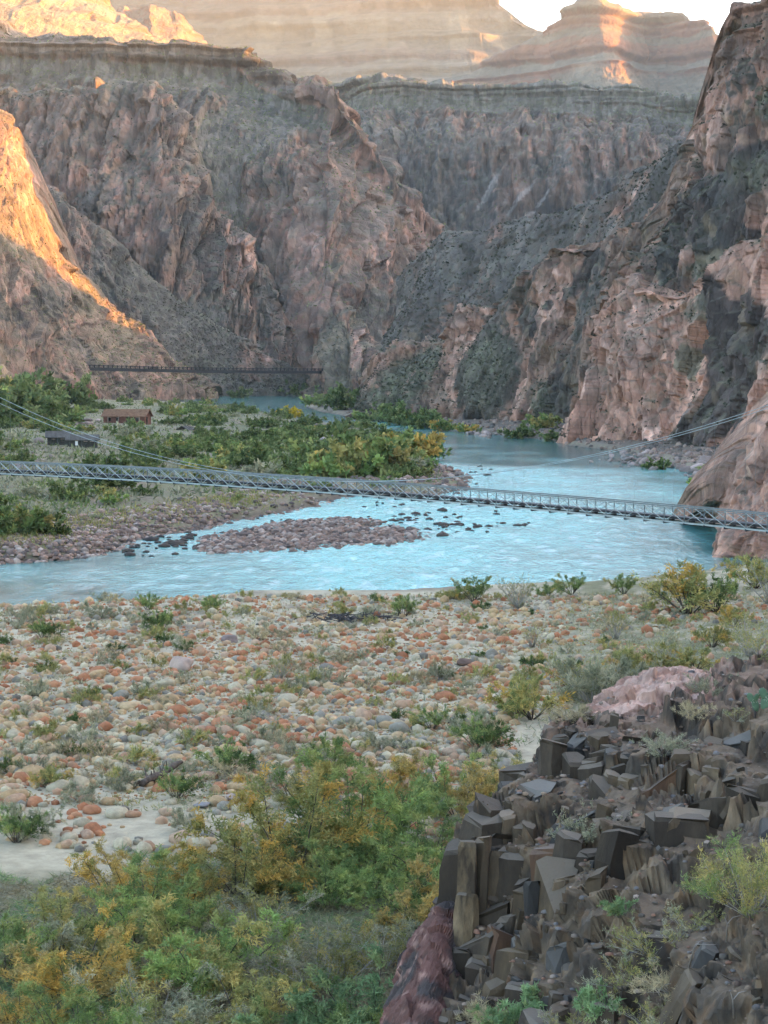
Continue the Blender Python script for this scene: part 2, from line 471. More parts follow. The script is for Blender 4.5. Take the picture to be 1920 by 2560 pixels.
# --- sunlit benches at the upper left and the pinnacle beside them
o, *_ = sheet('upper_bench',
    line([-260, -120, 0, 120, 200, 280, 340, 400, 470], [160, 160, 155, 150, 148, 145, 140, 130, 120], [3000, 3000, 3050, 3150, 3250, 3350, 3450, 3600, 3750]),
    line([-260, -120, 40, 160, 230, 290, 330, 372, 440], [-190, -150, -110, -60, -20, 22, 52, 82, 112], [3900, 3900, 3900, 3950, 3950, 3950, 3900, 3900, 3900]),
    260, 120, [(.3, .3), (.5, .42), (.62, .62), (.8, .8)],
    rock_disp(70, lean=0.0, ledge=lambda G, PX, PY, t: sstep(.5, .6, t) * .8, talus=lambda G, PX, PY, t, n: 1 - sstep(.5, .6, t + n * .1)),
    rock_col(vein=.15, palette=[BUFF, CREAM, RUST], ledge_cols=[BUFF, CREAM, RUST], tal_col=BUFF, sage=.5), ROCK_FAR, back=(400, -150), drop=100)
o, *_ = sheet('upper_pinnacle',
    line([220, 290, 340, 380, 410, 440, 480, 560], [170] * 8, [4100, 4050, 4000, 3950, 4000, 4100, 4200, 4400]),
    line([240, 292, 338, 372, 395, 425, 450, 510], [60, 28, 24, 5, 12, 24, 40, 110], [4500, 4500, 4480, 4450, 4480, 4500, 4500, 4600]),
    180, 100, [(.3, .35), (.55, .6), (.8, .8)],
    rock_disp(60, lean=0.0, ledge=lambda G, PX, PY, t: sstep(.45, .6, t) * .5, talus=lambda G, PX, PY, t, n: 1 - sstep(.35, .5, t + n * .1)),
    rock_col(vein=.15, palette=[RUST, BUFF, BROWN], ledge_cols=[BUFF, RUST, RUST], tal_col=BUFF, sage=.3), ROCK_FAR, back=(300, -200), drop=100)

# --- plateau wall across the river to the right: ledges over scree over dark gorge
xs = [640, 730, 790, 850, 900, 960, 1050, 1200, 1350, 1480, 1600, 1680, 1760, 1860, 2000]
o, *_ = sheet('plateau_wall',
    line(xs, [700] * 15, [2500, 2480, 2450, 2420, 2400, 2330, 2300, 2300, 2290, 2280, 2270, 2260, 2260, 2250, 2250]),
    line(xs, [225, 216, 211, 207, 202, 199, 199, 206, 211, 214, 217, 234, 243, 248, 255], [2720, 2720, 2710, 2700, 2620, 2600, 2590, 2590, 2590, 2580, 2570, 2560, 2560, 2560, 2560]),
    560, 300, [(.3, .16), (.55, .3), (.72, .44), (.80, .72), (.845, .9), (.92, .95)],
    rock_disp(60, rib=1.2, lean=0.05, ledge=lambda G, PX, PY, t: sstep(.825, .85, t + .02 * fbm(G / 60, 2)),
              talus=lambda G, PX, PY, t, n: sstep(.69, .74, t + n * .07)),
    rock_col(scree=.4, palette=[BROWN, BROWN * 0.8, PINK * .8], dark=[(1250, 470, 500, 100, 0, .42), (1010, 480, 60, 120, 0, .6)], pink=[(1180, 460, 14, 90, 0, .8), (1500, 430, 20, 110, 0, .6), (1280, 480, 90, 12, .9, .5)],
             ledge_cols=[LEDGE, BUFF, LEDGE * .6, BROWN * .8, LEDGE * 1.3, RUST * .7], tal_col=TALUS * 1.15, sage=.55, white=[(1225, 470, 10, 70, -.6, .8), (1300, 500, 10, 60, -.8, .8), (1340, 520, 8, 60, -.8, .7)]), ROCK_MID, back=(500, 10), drop=80)

# --- centre wall of the gorge
xs = [-160, -40, 60, 160, 250, 330, 400, 500, 590, 640, 700, 780, 835, 880, 930, 1000, 1080, 1170, 1270]
xb = [-160, -40, 60, 160, 250, 330, 400, 490, 570, 620, 670, 730, 780, 830, 880, 950, 1040, 1140, 1270]
o, *_ = sheet('gorge_wall_centre',
    line(xb, [1012] * 19, [1500, 1500, 1500, 1500, 1500, 1500, 1520, 1560, 1580, 1560, 1530, 1500, 1480, 1490, 1520, 1560, 1620, 1680, 1740]),
    line(xs, [30, 48, 74, 78, 82, 88, 90, 96, 108, 150, 176, 206, 216, 268, 350, 440, 540, 600, 650], [1860, 1860, 1860, 1860, 1860, 1860, 1865, 1870, 1870, 1865, 1855, 1835, 1805, 1795, 1790, 1785, 1790, 1810, 1830]),
    560, 440, [(.2, .14), (.42, .30), (.62, .47), (.78, .68), (.88, .92)],
    rock_disp(58, rib=1.15, lean=-0.1, ledge=lambda G, PX, PY, t: sstep(.885, .91, t + .03 * fbm(G / 60, 2)) * (1 - sstep(690, 800, PX)),
              talus=lambda G, PX, PY, t, n: np.maximum(sstep(.76, .82, t + n * .1) * (1 - sstep(.88, .9, t)) * (1 - sstep(760, 860, PX)), 1.2 * blobs(PX, PY, [(610, 330, 130, 110, -.4, 1), (700, 880, 60, 60, 0, .6), (560, 440, 50, 150, .3, 1)]) - .1 + n * .5)),
    rock_col(scree=.30, palette=[BROWN * 1.15, PINK * .62, PINK * .85], dark=[(660, 760, 120, 60, 0, .45), (900, 780, 110, 150, 0, .5), (560, 500, 50, 130, .3, .5), (1000, 420, 40, 120, .5, .5)],
             pink=[(870, 620, 130, 200, .1, .3), (760, 640, 60, 160, 0, .3), (150, 150, 160, 60, 0, .2), (620, 760, 90, 120, 0, .25), (960, 640, 60, 120, 0, .3)], olive=[(900, 480, 70, 120, 0, .3)],
             ledge_cols=[LEDGE, BUFF * .9, LEDGE * .6, BROWN * .8, RUST * .8, LEDGE * 1.25], tal_col=TALUS, sage=.5, white=[(1075, 470, 14, 170, .42, .75)]), ROCK_MID, back=(400, 5), drop=60)

xs = [-200, -60, 40, 110, 200, 300, 390, 440, 480, 540, 600, 645, 690, 725, 760]
xb = [-200, -60, 40, 130, 230, 330, 420, 470, 510, 560, 610, 655, 700, 735, 765]
o, *_ = sheet('gorge_buttress',
    line(xb, [1006] * 15, [1450, 1450, 1450, 1450, 1450, 1450, 1455, 1460, 1465, 1470, 1475, 1480, 1485, 1490, 1500]),
    line(xs, [225, 215, 235, 222, 224, 214, 206, 268, 380, 510, 575, 640, 715, 800, 880], [1700, 1700, 1700, 1700, 1695, 1690, 1685, 1675, 1655, 1625, 1605, 1585, 1565, 1548, 1530]),
    420, 420, [(.22, .16), (.45, .34), (.65, .52), (.82, .72)],
    rock_disp(50, rib=1.3, lean=-0.08, block=1.2, talus=lambda G, PX, PY, t, n: .7 * sstep(.93, 1.0, t) + 1.1 * blobs(PX, PY, [(560, 900, 120, 60, 0, .9), (450, 820, 120, 90, -.6, .9)]) + n * .5 - .15),
    rock_col(scree=.26, palette=[BROWN * 1.15, PINK * .75, BROWN], dark=[(450, 700, 100, 180, -.2, .45), (480, 470, 30, 120, -.3, .4), (330, 700, 60, 160, 0, .35)],
             pink=[(300, 300, 60, 80, 0, .35), (250, 480, 70, 100, 0, .35), (600, 590, 50, 100, .2, .5), (390, 330, 30, 110, 0, .35), (330, 560, 60, 120, .3, .4), (620, 720, 70, 120, 0, .3)], tal_col=TALUS * .85, sage=.6), ROCK_MID, back=(250, -60), drop=50)

# --- left spur: the shaded slope behind and the sunlit spur in front
xs = [-120, -20, 48, 100, 160, 230, 330, 420, 480, 540, 600, 700, 790]
xb = [-120, -20, 60, 130, 200, 280, 390, 480, 540, 600, 660, 740, 810]
o, *_ = sheet('left_slope',
    line(xb, [995] * 13, [1350, 1350, 1350, 1355, 1360, 1365, 1370, 1380, 1390, 1400, 1410, 1420, 1430]),
    line(xs, [400, 415, 425, 455, 498, 560, 650, 722, 768, 806, 846, 905, 945], [1520, 1520, 1520, 1520, 1515, 1510, 1500, 1490, 1480, 1470, 1460, 1450, 1445]),
    340, 220, [(.25, .2), (.5, .4), (.75, .66)],
    rock_disp(32, rib=1.1, lean=.3, talus=lambda G, PX, PY, t, n: .95 * sstep(230, 400, PX + n * 120) * (1 - .8 * blobs(PX, PY, [(640, 900, 70, 60, 0, 1), (300, 800, 60, 90, 0, 1)])) + n * .4),
    rock_col(scree=.45, palette=[BROWN, BROWN * .8, PINK * .7], dark=[(300, 680, 120, 120, -.5, .5), (180, 560, 50, 80, 0, .2)], pink=[(620, 900, 90, 40, 0, .5), (80, 470, 60, 60, 0, .4), (300, 870, 120, 40, 0, .4)], tal_col=TALUS * .75, sage=.4), ROCK_MID, back=(160, -60), drop=40)
xs = [-260, -120, -40, 0, 30, 56, 80, 108, 136, 190, 245, 290, 335, 372, 420, 480, 540]
xb = [-260, -120, -20, 30, 70, 110, 150, 190, 225, 265, 300, 335, 370, 400, 440, 490, 545]
o, *_ = sheet('left_spur',
    line(xb, [992] * 17, [1030, 1060, 1085, 1100, 1112, 1124, 1138, 1152, 1166, 1182, 1198, 1214, 1230, 1246, 1262, 1280, 1300]),
    line(xs, [120, 200, 262, 290, 314, 360, 430, 510, 580, 668, 730, 778, 806, 828, 890, 930, 962], [1250, 1270, 1290, 1300, 1308, 1314, 1320, 1326, 1330, 1334, 1336, 1338, 1340, 1342, 1344, 1346, 1348]),
    360, 330, [(.2, .13), (.42, .3), (.62, .5), (.82, .74)],
    rock_disp(30, rib=1.0, lean=.25, block=1.25, amp=.85, talus=lambda G, PX, PY, t, n: .8 * blobs(PX, PY, [(60, 560, 110, 120, .3, .8), (300, 850, 60, 60, 0, .8), (230, 720, 60, 70, 0, .8)]) + n * .5 - .1),
    rock_col(scree=.3, palette=[BROWN * 1.3, PINK, BUFF], dark=[(130, 760, 120, 60, -.6, .5), (220, 880, 60, 60, 0, .4), (40, 860, 60, 70, 0, .3)], pink=[(60, 420, 90, 150, 0, .5), (60, 740, 60, 60, 0, .5), (140, 880, 120, 60, 0, .4)], tal_col=BUFF * .8, sage=.35, rust=.5), ROCK_MID, back=(140, -60), drop=40)

o, *_ = sheet('bridge_buttress',
    line([755, 790, 815, 850, 890, 930, 980, 1040], [1000] * 8, [1330, 1300, 1290, 1285, 1280, 1275, 1270, 1270]),
    line([778, 792, 806, 830, 865, 900, 940, 1000], [930, 860, 810, 778, 770, 800, 850, 900], [1440, 1430, 1425, 1420, 1415, 1410, 1400, 1390]),
    150, 120, [(.3, .2), (.6, .5), (.8, .75)],
    rock_disp(26, rib=1.3, lean=-.1, block=1.3, talus=lambda G, PX, PY, t, n: 1.2 * blobs(PX, PY, [(960, 960, 70, 60, 0, 1)]) + n * .3 - .1),
    rock_col([OLIVE * .9, BROWN, PINK * .8], olive=[(840, 880, 50, 110, 0, .6)], dark=[(830, 830, 40, 50, 0, .4)], pink=[(890, 880, 20, 70, 0, .6)], tal_col=TALUS * .8, sage=.7), ROCK_MID, back=(100, -50), drop=30)

# --- right bank, from far to near
xs = [1000, 1070, 1130, 1230, 1300, 1400, 1500, 1570, 1620, 1660, 1720, 1820]
o, W_rs, N_rs, PX_rs, PY_rs = sheet('right_slope',
    line([900, 960, 1020, 1090, 1160, 1260, 1360, 1450, 1520, 1580, 1650, 1750], [1010] * 12, [850, 835, 820, 800, 780, 755, 730, 710, 695, 682, 668, 650]),
    line(xs, [700, 622, 588, 562, 546, 530, 490, 440, 408, 392, 360, 300], [930, 915, 900, 880, 860, 830, 805, 785, 770, 758, 745, 725]),
    400, 300, [(.25, .2), (.5, .42), (.75, .7)],
    rock_disp(24, rib=.9, lean=-.35, talus=lambda G, PX, PY, t, n: .62 * sstep(.35, .5, t + n * .45) * (1 - blobs(PX, PY, [(1230, 590, 40, 40, 0, 1.2), (1560, 520, 70, 30, -.5, 1.2)])) + n * .3),
    rock_col(scree=.6, palette=[BROWN, PINK * .7, SCHIST * 1.6], dark=[(1500, 520, 200, 120, 0, .3), (1180, 700, 120, 80, 0, .2)], pink=[(1250, 600, 50, 50, 0, .8), (1590, 470, 60, 40, -.5, .6), (980, 900, 60, 120, 0, .5), (1010, 720, 50, 50, 0, .5), (1360, 560, 90, 30, -.4, .4)], tal_col=np.array([.098, .086, .074]), sage=.25, rust=.25), ROCK_MID, back=(120, -60), drop=30)

xs = [900, 935, 985, 1050, 1100, 1150, 1205, 1250, 1300, 1345, 1395, 1430, 1500, 1580, 1680]
o, W_rp, N_rp, PX_rp, PY_rp = sheet('right_spur',
    line([880, 935, 990, 1050, 1105, 1150, 1190, 1240, 1290, 1340, 1385, 1430, 1480, 1540, 1600], [1041, 1042, 1045, 1047, 1050, 1053, 1056, 1059, 1062, 1065, 1068, 1071, 1074, 1077, 1080], [780, 770, 755, 740, 725, 710, 695, 680, 665, 650, 638, 625, 612, 600, 590]),
    line(xs, [960, 885, 872, 850, 826, 768, 764, 735, 706, 658, 618, 604, 585, 560, 520], [815, 805, 795, 782, 769, 757, 743, 729, 715, 701, 690, 677, 662, 648, 636]),
    420, 340, [(.12, .04), (.32, .22), (.55, .46), (.8, .74)],
    rock_disp(23, rib=1.35, lean=-.45, block=1.3, talus=lambda G, PX, PY, t, n: 1.1 * blobs(PX, PY, [(1200, 930, 70, 110, -.2, .7), (1010, 950, 60, 80, -.7, .9), (1330, 1000, 30, 60, 0, .7), (950, 1010, 90, 40, 0, .6)]) - .05 + n * .4),
    rock_col(scree=.1, palette=[BROWN * 1.3, PINK, PINK * .8], dark=[(1200, 940, 85, 130, -.2, .75), (1390, 960, 60, 160, -.25, .75), (1470, 700, 90, 120, -.3, .6), (1300, 800, 30, 50, 0, .6), (1180, 1045, 25, 25, 0, .9), (1360, 760, 14, 18, 0, .9)],
             pink=[(1150, 900, 45, 170, -.15, .7), (1270, 980, 40, 130, -.25, .65), (1390, 720, 60, 120, -.3, .65), (950, 940, 30, 90, 0, .7), (1260, 800, 60, 60, -.4, .5), (1190, 790, 50, 40, 0, .5)], tal_col=np.array([.105, .098, .072]), sage=.7, streak=.7), ROCK_NEAR, back=(70, -40), drop=14)

o, W_rc, N_rc, PX_rc, PY_rc = sheet('right_cliff_upper',
    line([1500, 1545, 1590, 1630, 1670, 1710, 1760, 1810, 1870, 1940, 2030, 2160, 2350], [800] * 13, [575, 570, 562, 555, 547, 540, 530, 520, 510, 500, 490, 480, 465]),
    line([1580, 1622, 1664, 1712, 1752, 1782, 1806, 1826, 1838, 1885, 1970, 2120, 2330], [640, 560, 470, 376, 308, 226, 150, 80, 14, 0, -40, -130, -200], [610, 608, 604, 600, 596, 592, 585, 578, 570, 560, 550, 538, 520]),
    400, 480, [(.2, .12), (.45, .35), (.7, .62), (.85, .85)],
    rock_disp(21, rib=1.4, lean=-.22, block=1.3, bigw=.55, ledge=lambda G, PX, PY, t: .75 * blobs(PX, PY, [(1850, 40, 90, 60, 0, 1), (1780, 160, 60, 60, 0, .9)]), talus=lambda G, PX, PY, t, n: 1.1 * blobs(PX, PY, [(1900, 260, 40, 60, 0, .8), (1880, 430, 70, 60, 0, .6), (1740, 680, 60, 30, 0, .6)]) + n * .3 - .1),
    rock_col(scree=.1, palette=[BROWN * 1.2, PINK * .9, PINK * .75], dark=[(1770, 520, 90, 130, -.1, .7), (1660, 600, 50, 140, -.1, .6), (1880, 420, 80, 90, 0, .65), (1890, 250, 50, 70, 0, .5), (1790, 110, 60, 50, 0, .4), (1860, 640, 60, 90, 0, .7), (1700, 330, 40, 40, 0, .5)],
             pink=[(1800, 250, 45, 170, -.45, .75), (1730, 480, 35, 230, -.22, .75), (1900, 520, 60, 110, -.3, .6), (1840, 40, 60, 40, 0, .3)], olive=[(1640, 620, 22, 110, -.05, .8), (1770, 660, 60, 70, 0, .6), (1780, 560, 22, 130, 0, .6)], tal_col=np.array([.105, .10, .075]), sage=.7, ledge_cols=[BUFF * .8, BROWN, PINK * .8], streak=.8), ROCK_NEAR, back=(60, -25), drop=30)

o, W_rf, N_rf, PX_rf, PY_rf = sheet('right_cliff',
    line([1412, 1424, 1445, 1500, 1560, 1620, 1690, 1750, 1820, 1900, 2000, 2150], [1102, 1108, 1110, 1114, 1117, 1121, 1127, 1132, 1136, 1141, 1146, 1152], [548, 530, 524, 512, 503, 492, 478, 466, 455, 445, 435, 425]),
    line([1535, 1545, 1560, 1600, 1650, 1700, 1745, 1790, 1840, 1910, 2040, 2250], [722, 708, 700, 698, 704, 716, 690, 655, 610, 560, 500, 440], [572, 560, 555, 545, 536, 526, 512, 500, 490, 480, 470, 460]),
    420, 430, [(.06, .02), (.28, .18), (.52, .4), (.78, .7)],
    rock_disp(19, rib=1.2, lean=-.3, block=1.5, talus=lambda G, PX, PY, t, n: 1.0 * blobs(PX, PY, [(1720, 770, 40, 40, -.3, .9), (1880, 900, 50, 50, -.5, .6)]) + n * .3 - .1),
    rock_col([PINK * 1.2, PINK * 1.05, ROSE * 1.2], vein=.22, dark=[(1800, 930, 70, 230, -.2, .95), (1700, 1120, 60, 90, -.25, .95), (1760, 760, 40, 110, -.1, .7), (1890, 840, 40, 60, 0, .5), (1850, 1080, 30, 60, -.3, .7), (1610, 930, 50, 90, -.2, .12)],
             pink=[(1560, 900, 130, 200, -.3, .5), (1890, 1000, 60, 120, -.6, .6)], olive=[(1675, 900, 20, 60, 0, .85), (1750, 1000, 40, 160, -.2, .35)], tal_col=np.array([.12, .11, .08]), sage=.6, streak=.6, rust=.35,
             white=[(1690, 1080, 6, 120, -.22, .85), (1610, 790, 40, 60, -.5, .25), (1900, 960, 60, 40, -.8, .3)]), ROCK_NEAR, back=(40, -5), drop=10)

o, W_rk, *_ = sheet('right_rock_foot',
    line([1822, 1800, 1788, 1798, 1815, 1850, 1890, 1940, 2020, 2150], [1350, 1372, 1384, 1387, 1391, 1394, 1397, 1402, 1409, 1419], [232, 221, 215, 213.5, 212, 210.5, 209, 207, 204, 200]),
    line([1832, 1815, 1806, 1812, 1826, 1850, 1885, 1930, 2000, 2120], [1300, 1270, 1248, 1205, 1170, 1130, 1085, 1030, 950, 850], [240, 232, 225, 224.5, 224, 223.5, 223, 222, 220, 217]),
    170, 260, [(.25, .2), (.5, .45), (.8, .78)],
    rock_disp(8, rib=1.0, lean=-.5, block=1.5, amp=.8, bigw=.5),
    rock_col([PINK * 1.2, ROSE * 1.15, PINK * 1.1], vein=.2, dark=[(1840, 1398, 80, 10, .2, .6)], pink=[(1860, 1250, 90, 140, 0, .8)], streak=.6, rust=.3), ROCK_NEAR, back=(40, -10), drop=6)
print('sheets', round(time.time() - T0, 1))

# --- unseen south wall added past the right edge, shaped to keep the gorge in shade
def shade_wall():
    Yc = np.array([k for k, z in SHADE_CREST], float)
    Xc = 330 + 0.27 * np.maximum(Yc, 0)
    Zc = np.array([z for k, z in SHADE_CREST], float)
    rows = []
    for (fx, fz) in [(-0.82, -.04), (-0.6, .12), (-0.42, .38), (-0.3, .5), (-0.16, .68), (-.06, .93), (0, 1.0), (.25, .99), (.9, .95), (2.5, .9), (2.7, -.1)]:
        w = 170 + 0.09 * np.maximum(Yc, 0)
        rows.append(np.stack([Xc + fx * w, Yc + fx * w / math.tan(SUN_AZ), Zc * fz], -1))   # notch turned along the sun so its light reaches the left spur
    G = catmull(catmull(np.stack(rows), 60, 0), 420, 1)
    N = grid_normals(G); N *= np.sign(np.mean(-N[..., 0]))
    PX = G[..., 1]; PY = G[..., 2]
    D, aux = rock_disp(60, ledge=lambda G, PX, PY, t: .3 + 0 * PX, amp=.5)(G, PX, PY, N, PX * 0)
    Wd = G + N * D[..., None]
    c = rock_col([BROWN, PINK * .8, BROWN * .8], ledge_cols=[BUFF, BROWN, RUST])(Wd, PX, PY, grid_normals(Wd), PX * 0, aux)
    me = make_mesh('south_shade_wall', Wd, quads=grid_quads(*Wd.shape[:2]), cols=np.clip(c, .02, .8))
    return obj('south_shade_wall', me, ROCK_MID, kind='structure')
SHADE_CREST = [(-900, 220), (-300, 240), (100, 240), (400, 250), (700, 275), (950, 290), (1180, 320), (1400, 365), (1500, 352), (1535, 343), (1550, 332), (1570, 324), (1640, 314), (1655, 297), (1665, 277), (1682, 278), (1697, 400), (1740, 470), (1860, 480), (2000, 510), (2115, 548), (2150, 562), (2190, 548), (2230, 545), (2258, 577), (2284, 612), (2330, 655), (2450, 640), (2600, 620), (2821, 600), (2955, 627), (3051, 679), (3500, 760), (4018, 960), (4724, 1120), (5300, 1080), (6300, 900)]  # crest heights and notch shaped to set the shadow line
shade_wall()
# ------------------------------------------------------------------ banks, bars and river
def shore(pts):
    a = np.array(pts, float)
    return ground_pt(a[:, 0], a[:, 1])[:, :2]
NEAR_BANK = shore([(-900, 1590), (-300, 1553), (0, 1534), (140, 1524), (250, 1519), (400, 1513), (500, 1506), (600, 1493), (760, 1489), (960, 1491), (1150, 1479), (1300, 1473), (1440, 1469), (1560, 1460), (1650, 1446), (1740, 1441), (1830, 1426), (1960, 1402), (2300, 1390), (2600, 1400)])
NEAR_BANK = np.concatenate([NEAR_BANK, [[400, 150], [400, -60], [-400, -60], [-400, 140]]])
LEFT_BANK = shore([(-900, 1440), (-300, 1415), (0, 1408), (130, 1401), (220, 1388), (300, 1362), (380, 1338), (520, 1321), (560, 1302), (680, 1288), (769, 1271), (815, 1252), (885, 1238), (960, 1246), (1040, 1243), (1100, 1238), (1150, 1228), (1162, 1219), (1168, 1196), (1131, 1178), (1076, 1164), (1055, 1149), (1085, 1135), (1112, 1124), (1090, 1114), (1060, 1100), (960, 1082), (880, 1071), (800, 1059), (720, 1046), (640, 1031), (560, 1019), (480, 1011), (380, 1006), (0, 1003), (-900, 1000)])
LEFT_BANK = np.concatenate([LEFT_BANK, [[-2000, 1200], [-2000, 300]]])
ISLAND = shore([(505, 1372), (520, 1348), (600, 1327), (680, 1313), (760, 1303), (860, 1295), (930, 1303), (940, 1322), (1000, 1320), (1055, 1332), (1045, 1346), (960, 1361), (850, 1367), (760, 1374), (640, 1380), (540, 1383)])
RIGHT_BANK = shore([(2400, 1330), (2000, 1262), (1860, 1222), (1790, 1206), (1740, 1186), (1690, 1164), (1630, 1147), (1560, 1131), (1540, 1127), (1500, 1123), (1420, 1113), (1400, 1102), (1340, 1097), (1250, 1086), (1180, 1080), (1110, 1066), (1020, 1056), (960, 1051), (870, 1041), (800, 1029), (765, 1016), (770, 1006), (800, 996), (850, 988), (800, 984), (500, 984), (300, 986), (-400, 986)])
RIGHT_BANK = np.concatenate([RIGHT_BANK, [[-1200, 2600], [2600, 2600], [2600, 300]]])

def sdist(poly, XY):
    a = poly; b = np.roll(poly, -1, 0)
    d = np.full(len(XY), 1e9); ins = np.zeros(len(XY), bool)
    for p, q in zip(a, b):
        e = q - p; w = XY - p
        t = np.clip((w @ e) / (e @ e + 1e-9), 0, 1)
        r = w - t[:, None] * e
        d = np.minimum(d, (r * r).sum(1))
        c = ((p[1] > XY[:, 1]) != (q[1] > XY[:, 1]))
        xin = (q[0] - p[0]) * (XY[:, 1] - p[1]) / (q[1] - p[1] + 1e-12) + p[0]
        ins ^= c & (XY[:, 0] < xin)
    d = np.sqrt(d)
    return np.where(ins, d, -d)

def g_height(XY):
    """height of the ground above the river and what covers it"""
    X3 = np.stack([XY[:, 0], XY[:, 1], np.zeros(len(XY))], -1)
    Y = XY[:, 1]
    wob = fbm(X3 / 9, 3) * 1.6 + fbm(X3 / 2.2, 2) * 0.5
    s1 = sdist(NEAR_BANK, XY) + wob * 0.6; s2 = sdist(LEFT_BANK, XY) + wob * 1.2; s3 = sdist(ISLAND, XY) + wob * 1.0; s4 = sdist(RIGHT_BANK, XY) + wob
    n = fbm(X3 / 26 + 5, 3); n2 = fbm(X3 / 5 + 9, 3)
    h1 = np.where(s1 > 0, 0.42 * np.clip(s1, 0, 3) ** .7 + 0.010 * np.minimum(s1, 90), s1 * 0.25) + np.where(s1 > 2, (n * .5 + n2 * .10) * sstep(2, 12, s1), 0)
    h1 = h1 + 4.5 * sstep(22, 60, XY[:, 0] - 0.06 * Y) * sstep(0, 25, s1)            # hillside rising to the right
    h2 = np.where(s2 > 0, 0.5 * np.clip(s2, 0, 4) ** .7 + 0.02 * np.minimum(s2, 60) + .05 * np.clip(s2 - 60, 0, 400), s2 * 0.25) + np.where(s2 > 2, (n * 1.3 + n2 * .25) * sstep(2, 25, s2), 0)
    hl = 10 * sstep(-0.15, -0.27, XY[:, 0] / np.maximum(Y, 50)) * sstep(520, 900, Y)
    h2 = np.minimum(h2, 3.4 + .6 * n) + np.where(s2 > 0, hl * sstep(0, 90, s2), 0)
    h3 = np.where(s3 > 0, 0.06 * np.clip(s3, 0, 3) ** .7 + n2 * .25 - .02, s3 * 0.10 + n2 * .15)
    h4 = np.where(s4 > 0, 0.35 * np.clip(s4, 0, 4) ** .7 + .05 * np.minimum(s4, 60), s4 * 0.3) + np.where(s4 > 2, n2 * .4, 0)
    H = np.stack([h1, h2, h3, h4])
    k = H.argmax(0)
    return np.maximum(H.max(0), -2.2), k, np.stack([s1, s2, s3, s4])

NU, NV = 260, 420
uu = np.linspace(-0.27, 0.27, NU)
yy = 34 * (2000 / 34) ** np.linspace(0, 1, NV)
GX = uu[None, :] * (yy[:, None] + 45); GY = yy[:, None] + 0 * GX
XY = np.stack([GX.ravel(), GY.ravel()], -1)
GH, GK, GS = g_height(XY)
X3 = np.stack([XY[:, 0], XY[:, 1], 0 * XY[:, 0]], -1)
na = fbm(X3 / 7, 4); nb = fbm(X3 / 1.6, 3); nc = fbm(X3 / 22 + 3, 3)
SAND = np.array([.40, .345, .24]); SOIL = np.array([.19, .15, .105]); GRASSY = np.array([.135, .135, .065]); WETROCK = np.array([.10, .075, .058])
gc = np.zeros((len(XY), 3)) + SOIL
gc = mixc(gc, SAND, np.where(GK == 0, sstep(-.35, .1, na + .4 * nc + .15), sstep(.0, .35, na)))
gc = mixc(gc, GRASSY, np.where(GK == 0, .9 * sstep(-.25, .1, nb + nc * .5) * sstep(9, 18, XY[:, 0] - .06 * XY[:, 1] + 8 + 6 * nc), .85 * sstep(-.35, .1, nb + na)))
gc = mixc(gc, GRASSY * .8, np.where(GK == 0, .75 * (1 - sstep(70, 84, XY[:, 1] + 5 * nc - .35 * np.clip(XY[:, 0] + 8, 0, 30))), 0))
edge = np.max(GS, 0)
gc = mixc(gc, WETROCK, (1 - sstep(.2, 1.6, edge)) * np.where(GK == 0, .5, .9))
gc = mixc(gc, SAND * .6, np.where((GK == 3), .7 * sstep(0.2, 1.0, GS[3]) * (1 - sstep(4, 9, GS[3])), 0))
gc = mixc(gc, WETROCK * 1.2, np.where(GK == 2, .9, 0))
gc = mixc(gc, SAND * 1.05, np.where(GK == 0, .9 * sstep(68, 74, XY[:, 1] + 3 * nb) * (1 - sstep(86, 96, XY[:, 1] + 4 * nb)) * (1 - sstep(-9, -5, XY[:, 0] + 2 * na)), 0))
gc = mixc(gc, np.array([.13, .10, .08]), np.where(GK == 3, .8 * sstep(1.0, 5, GS[3] + 3 * nb), 0))
gc = gc * (1 + .25 * nb[:, None])
GROUND = col_mat('bank_soil', var_scale=1.2, var=.3, bump_scale=4.0, bump_dist=0.12)
GV = np.concatenate([XY, GH[:, None]], 1)
obj('river_bank', make_mesh('river_bank', GV, quads=grid_quads(NV, NU), cols=np.clip(gc, .02, .8)), GROUND, kind='structure')
# canyon floor beneath and beyond everything
fl = np.array([[-16000, -6000, -4], [16000, -6000, -4], [16000, 16000, -4], [-16000, 16000, -4]], float)
obj('canyon_floor', make_mesh('canyon_floor', fl, quads=[[0, 1, 2, 3]], cols=np.tile(SOIL, (4, 1))), GROUND, kind='structure')

def gz(x, y):
    return float(g_height(np.array([[x, y]], float))[0][0])
def gzs(A):
    return g_height(np.asarray(A, float))[0]

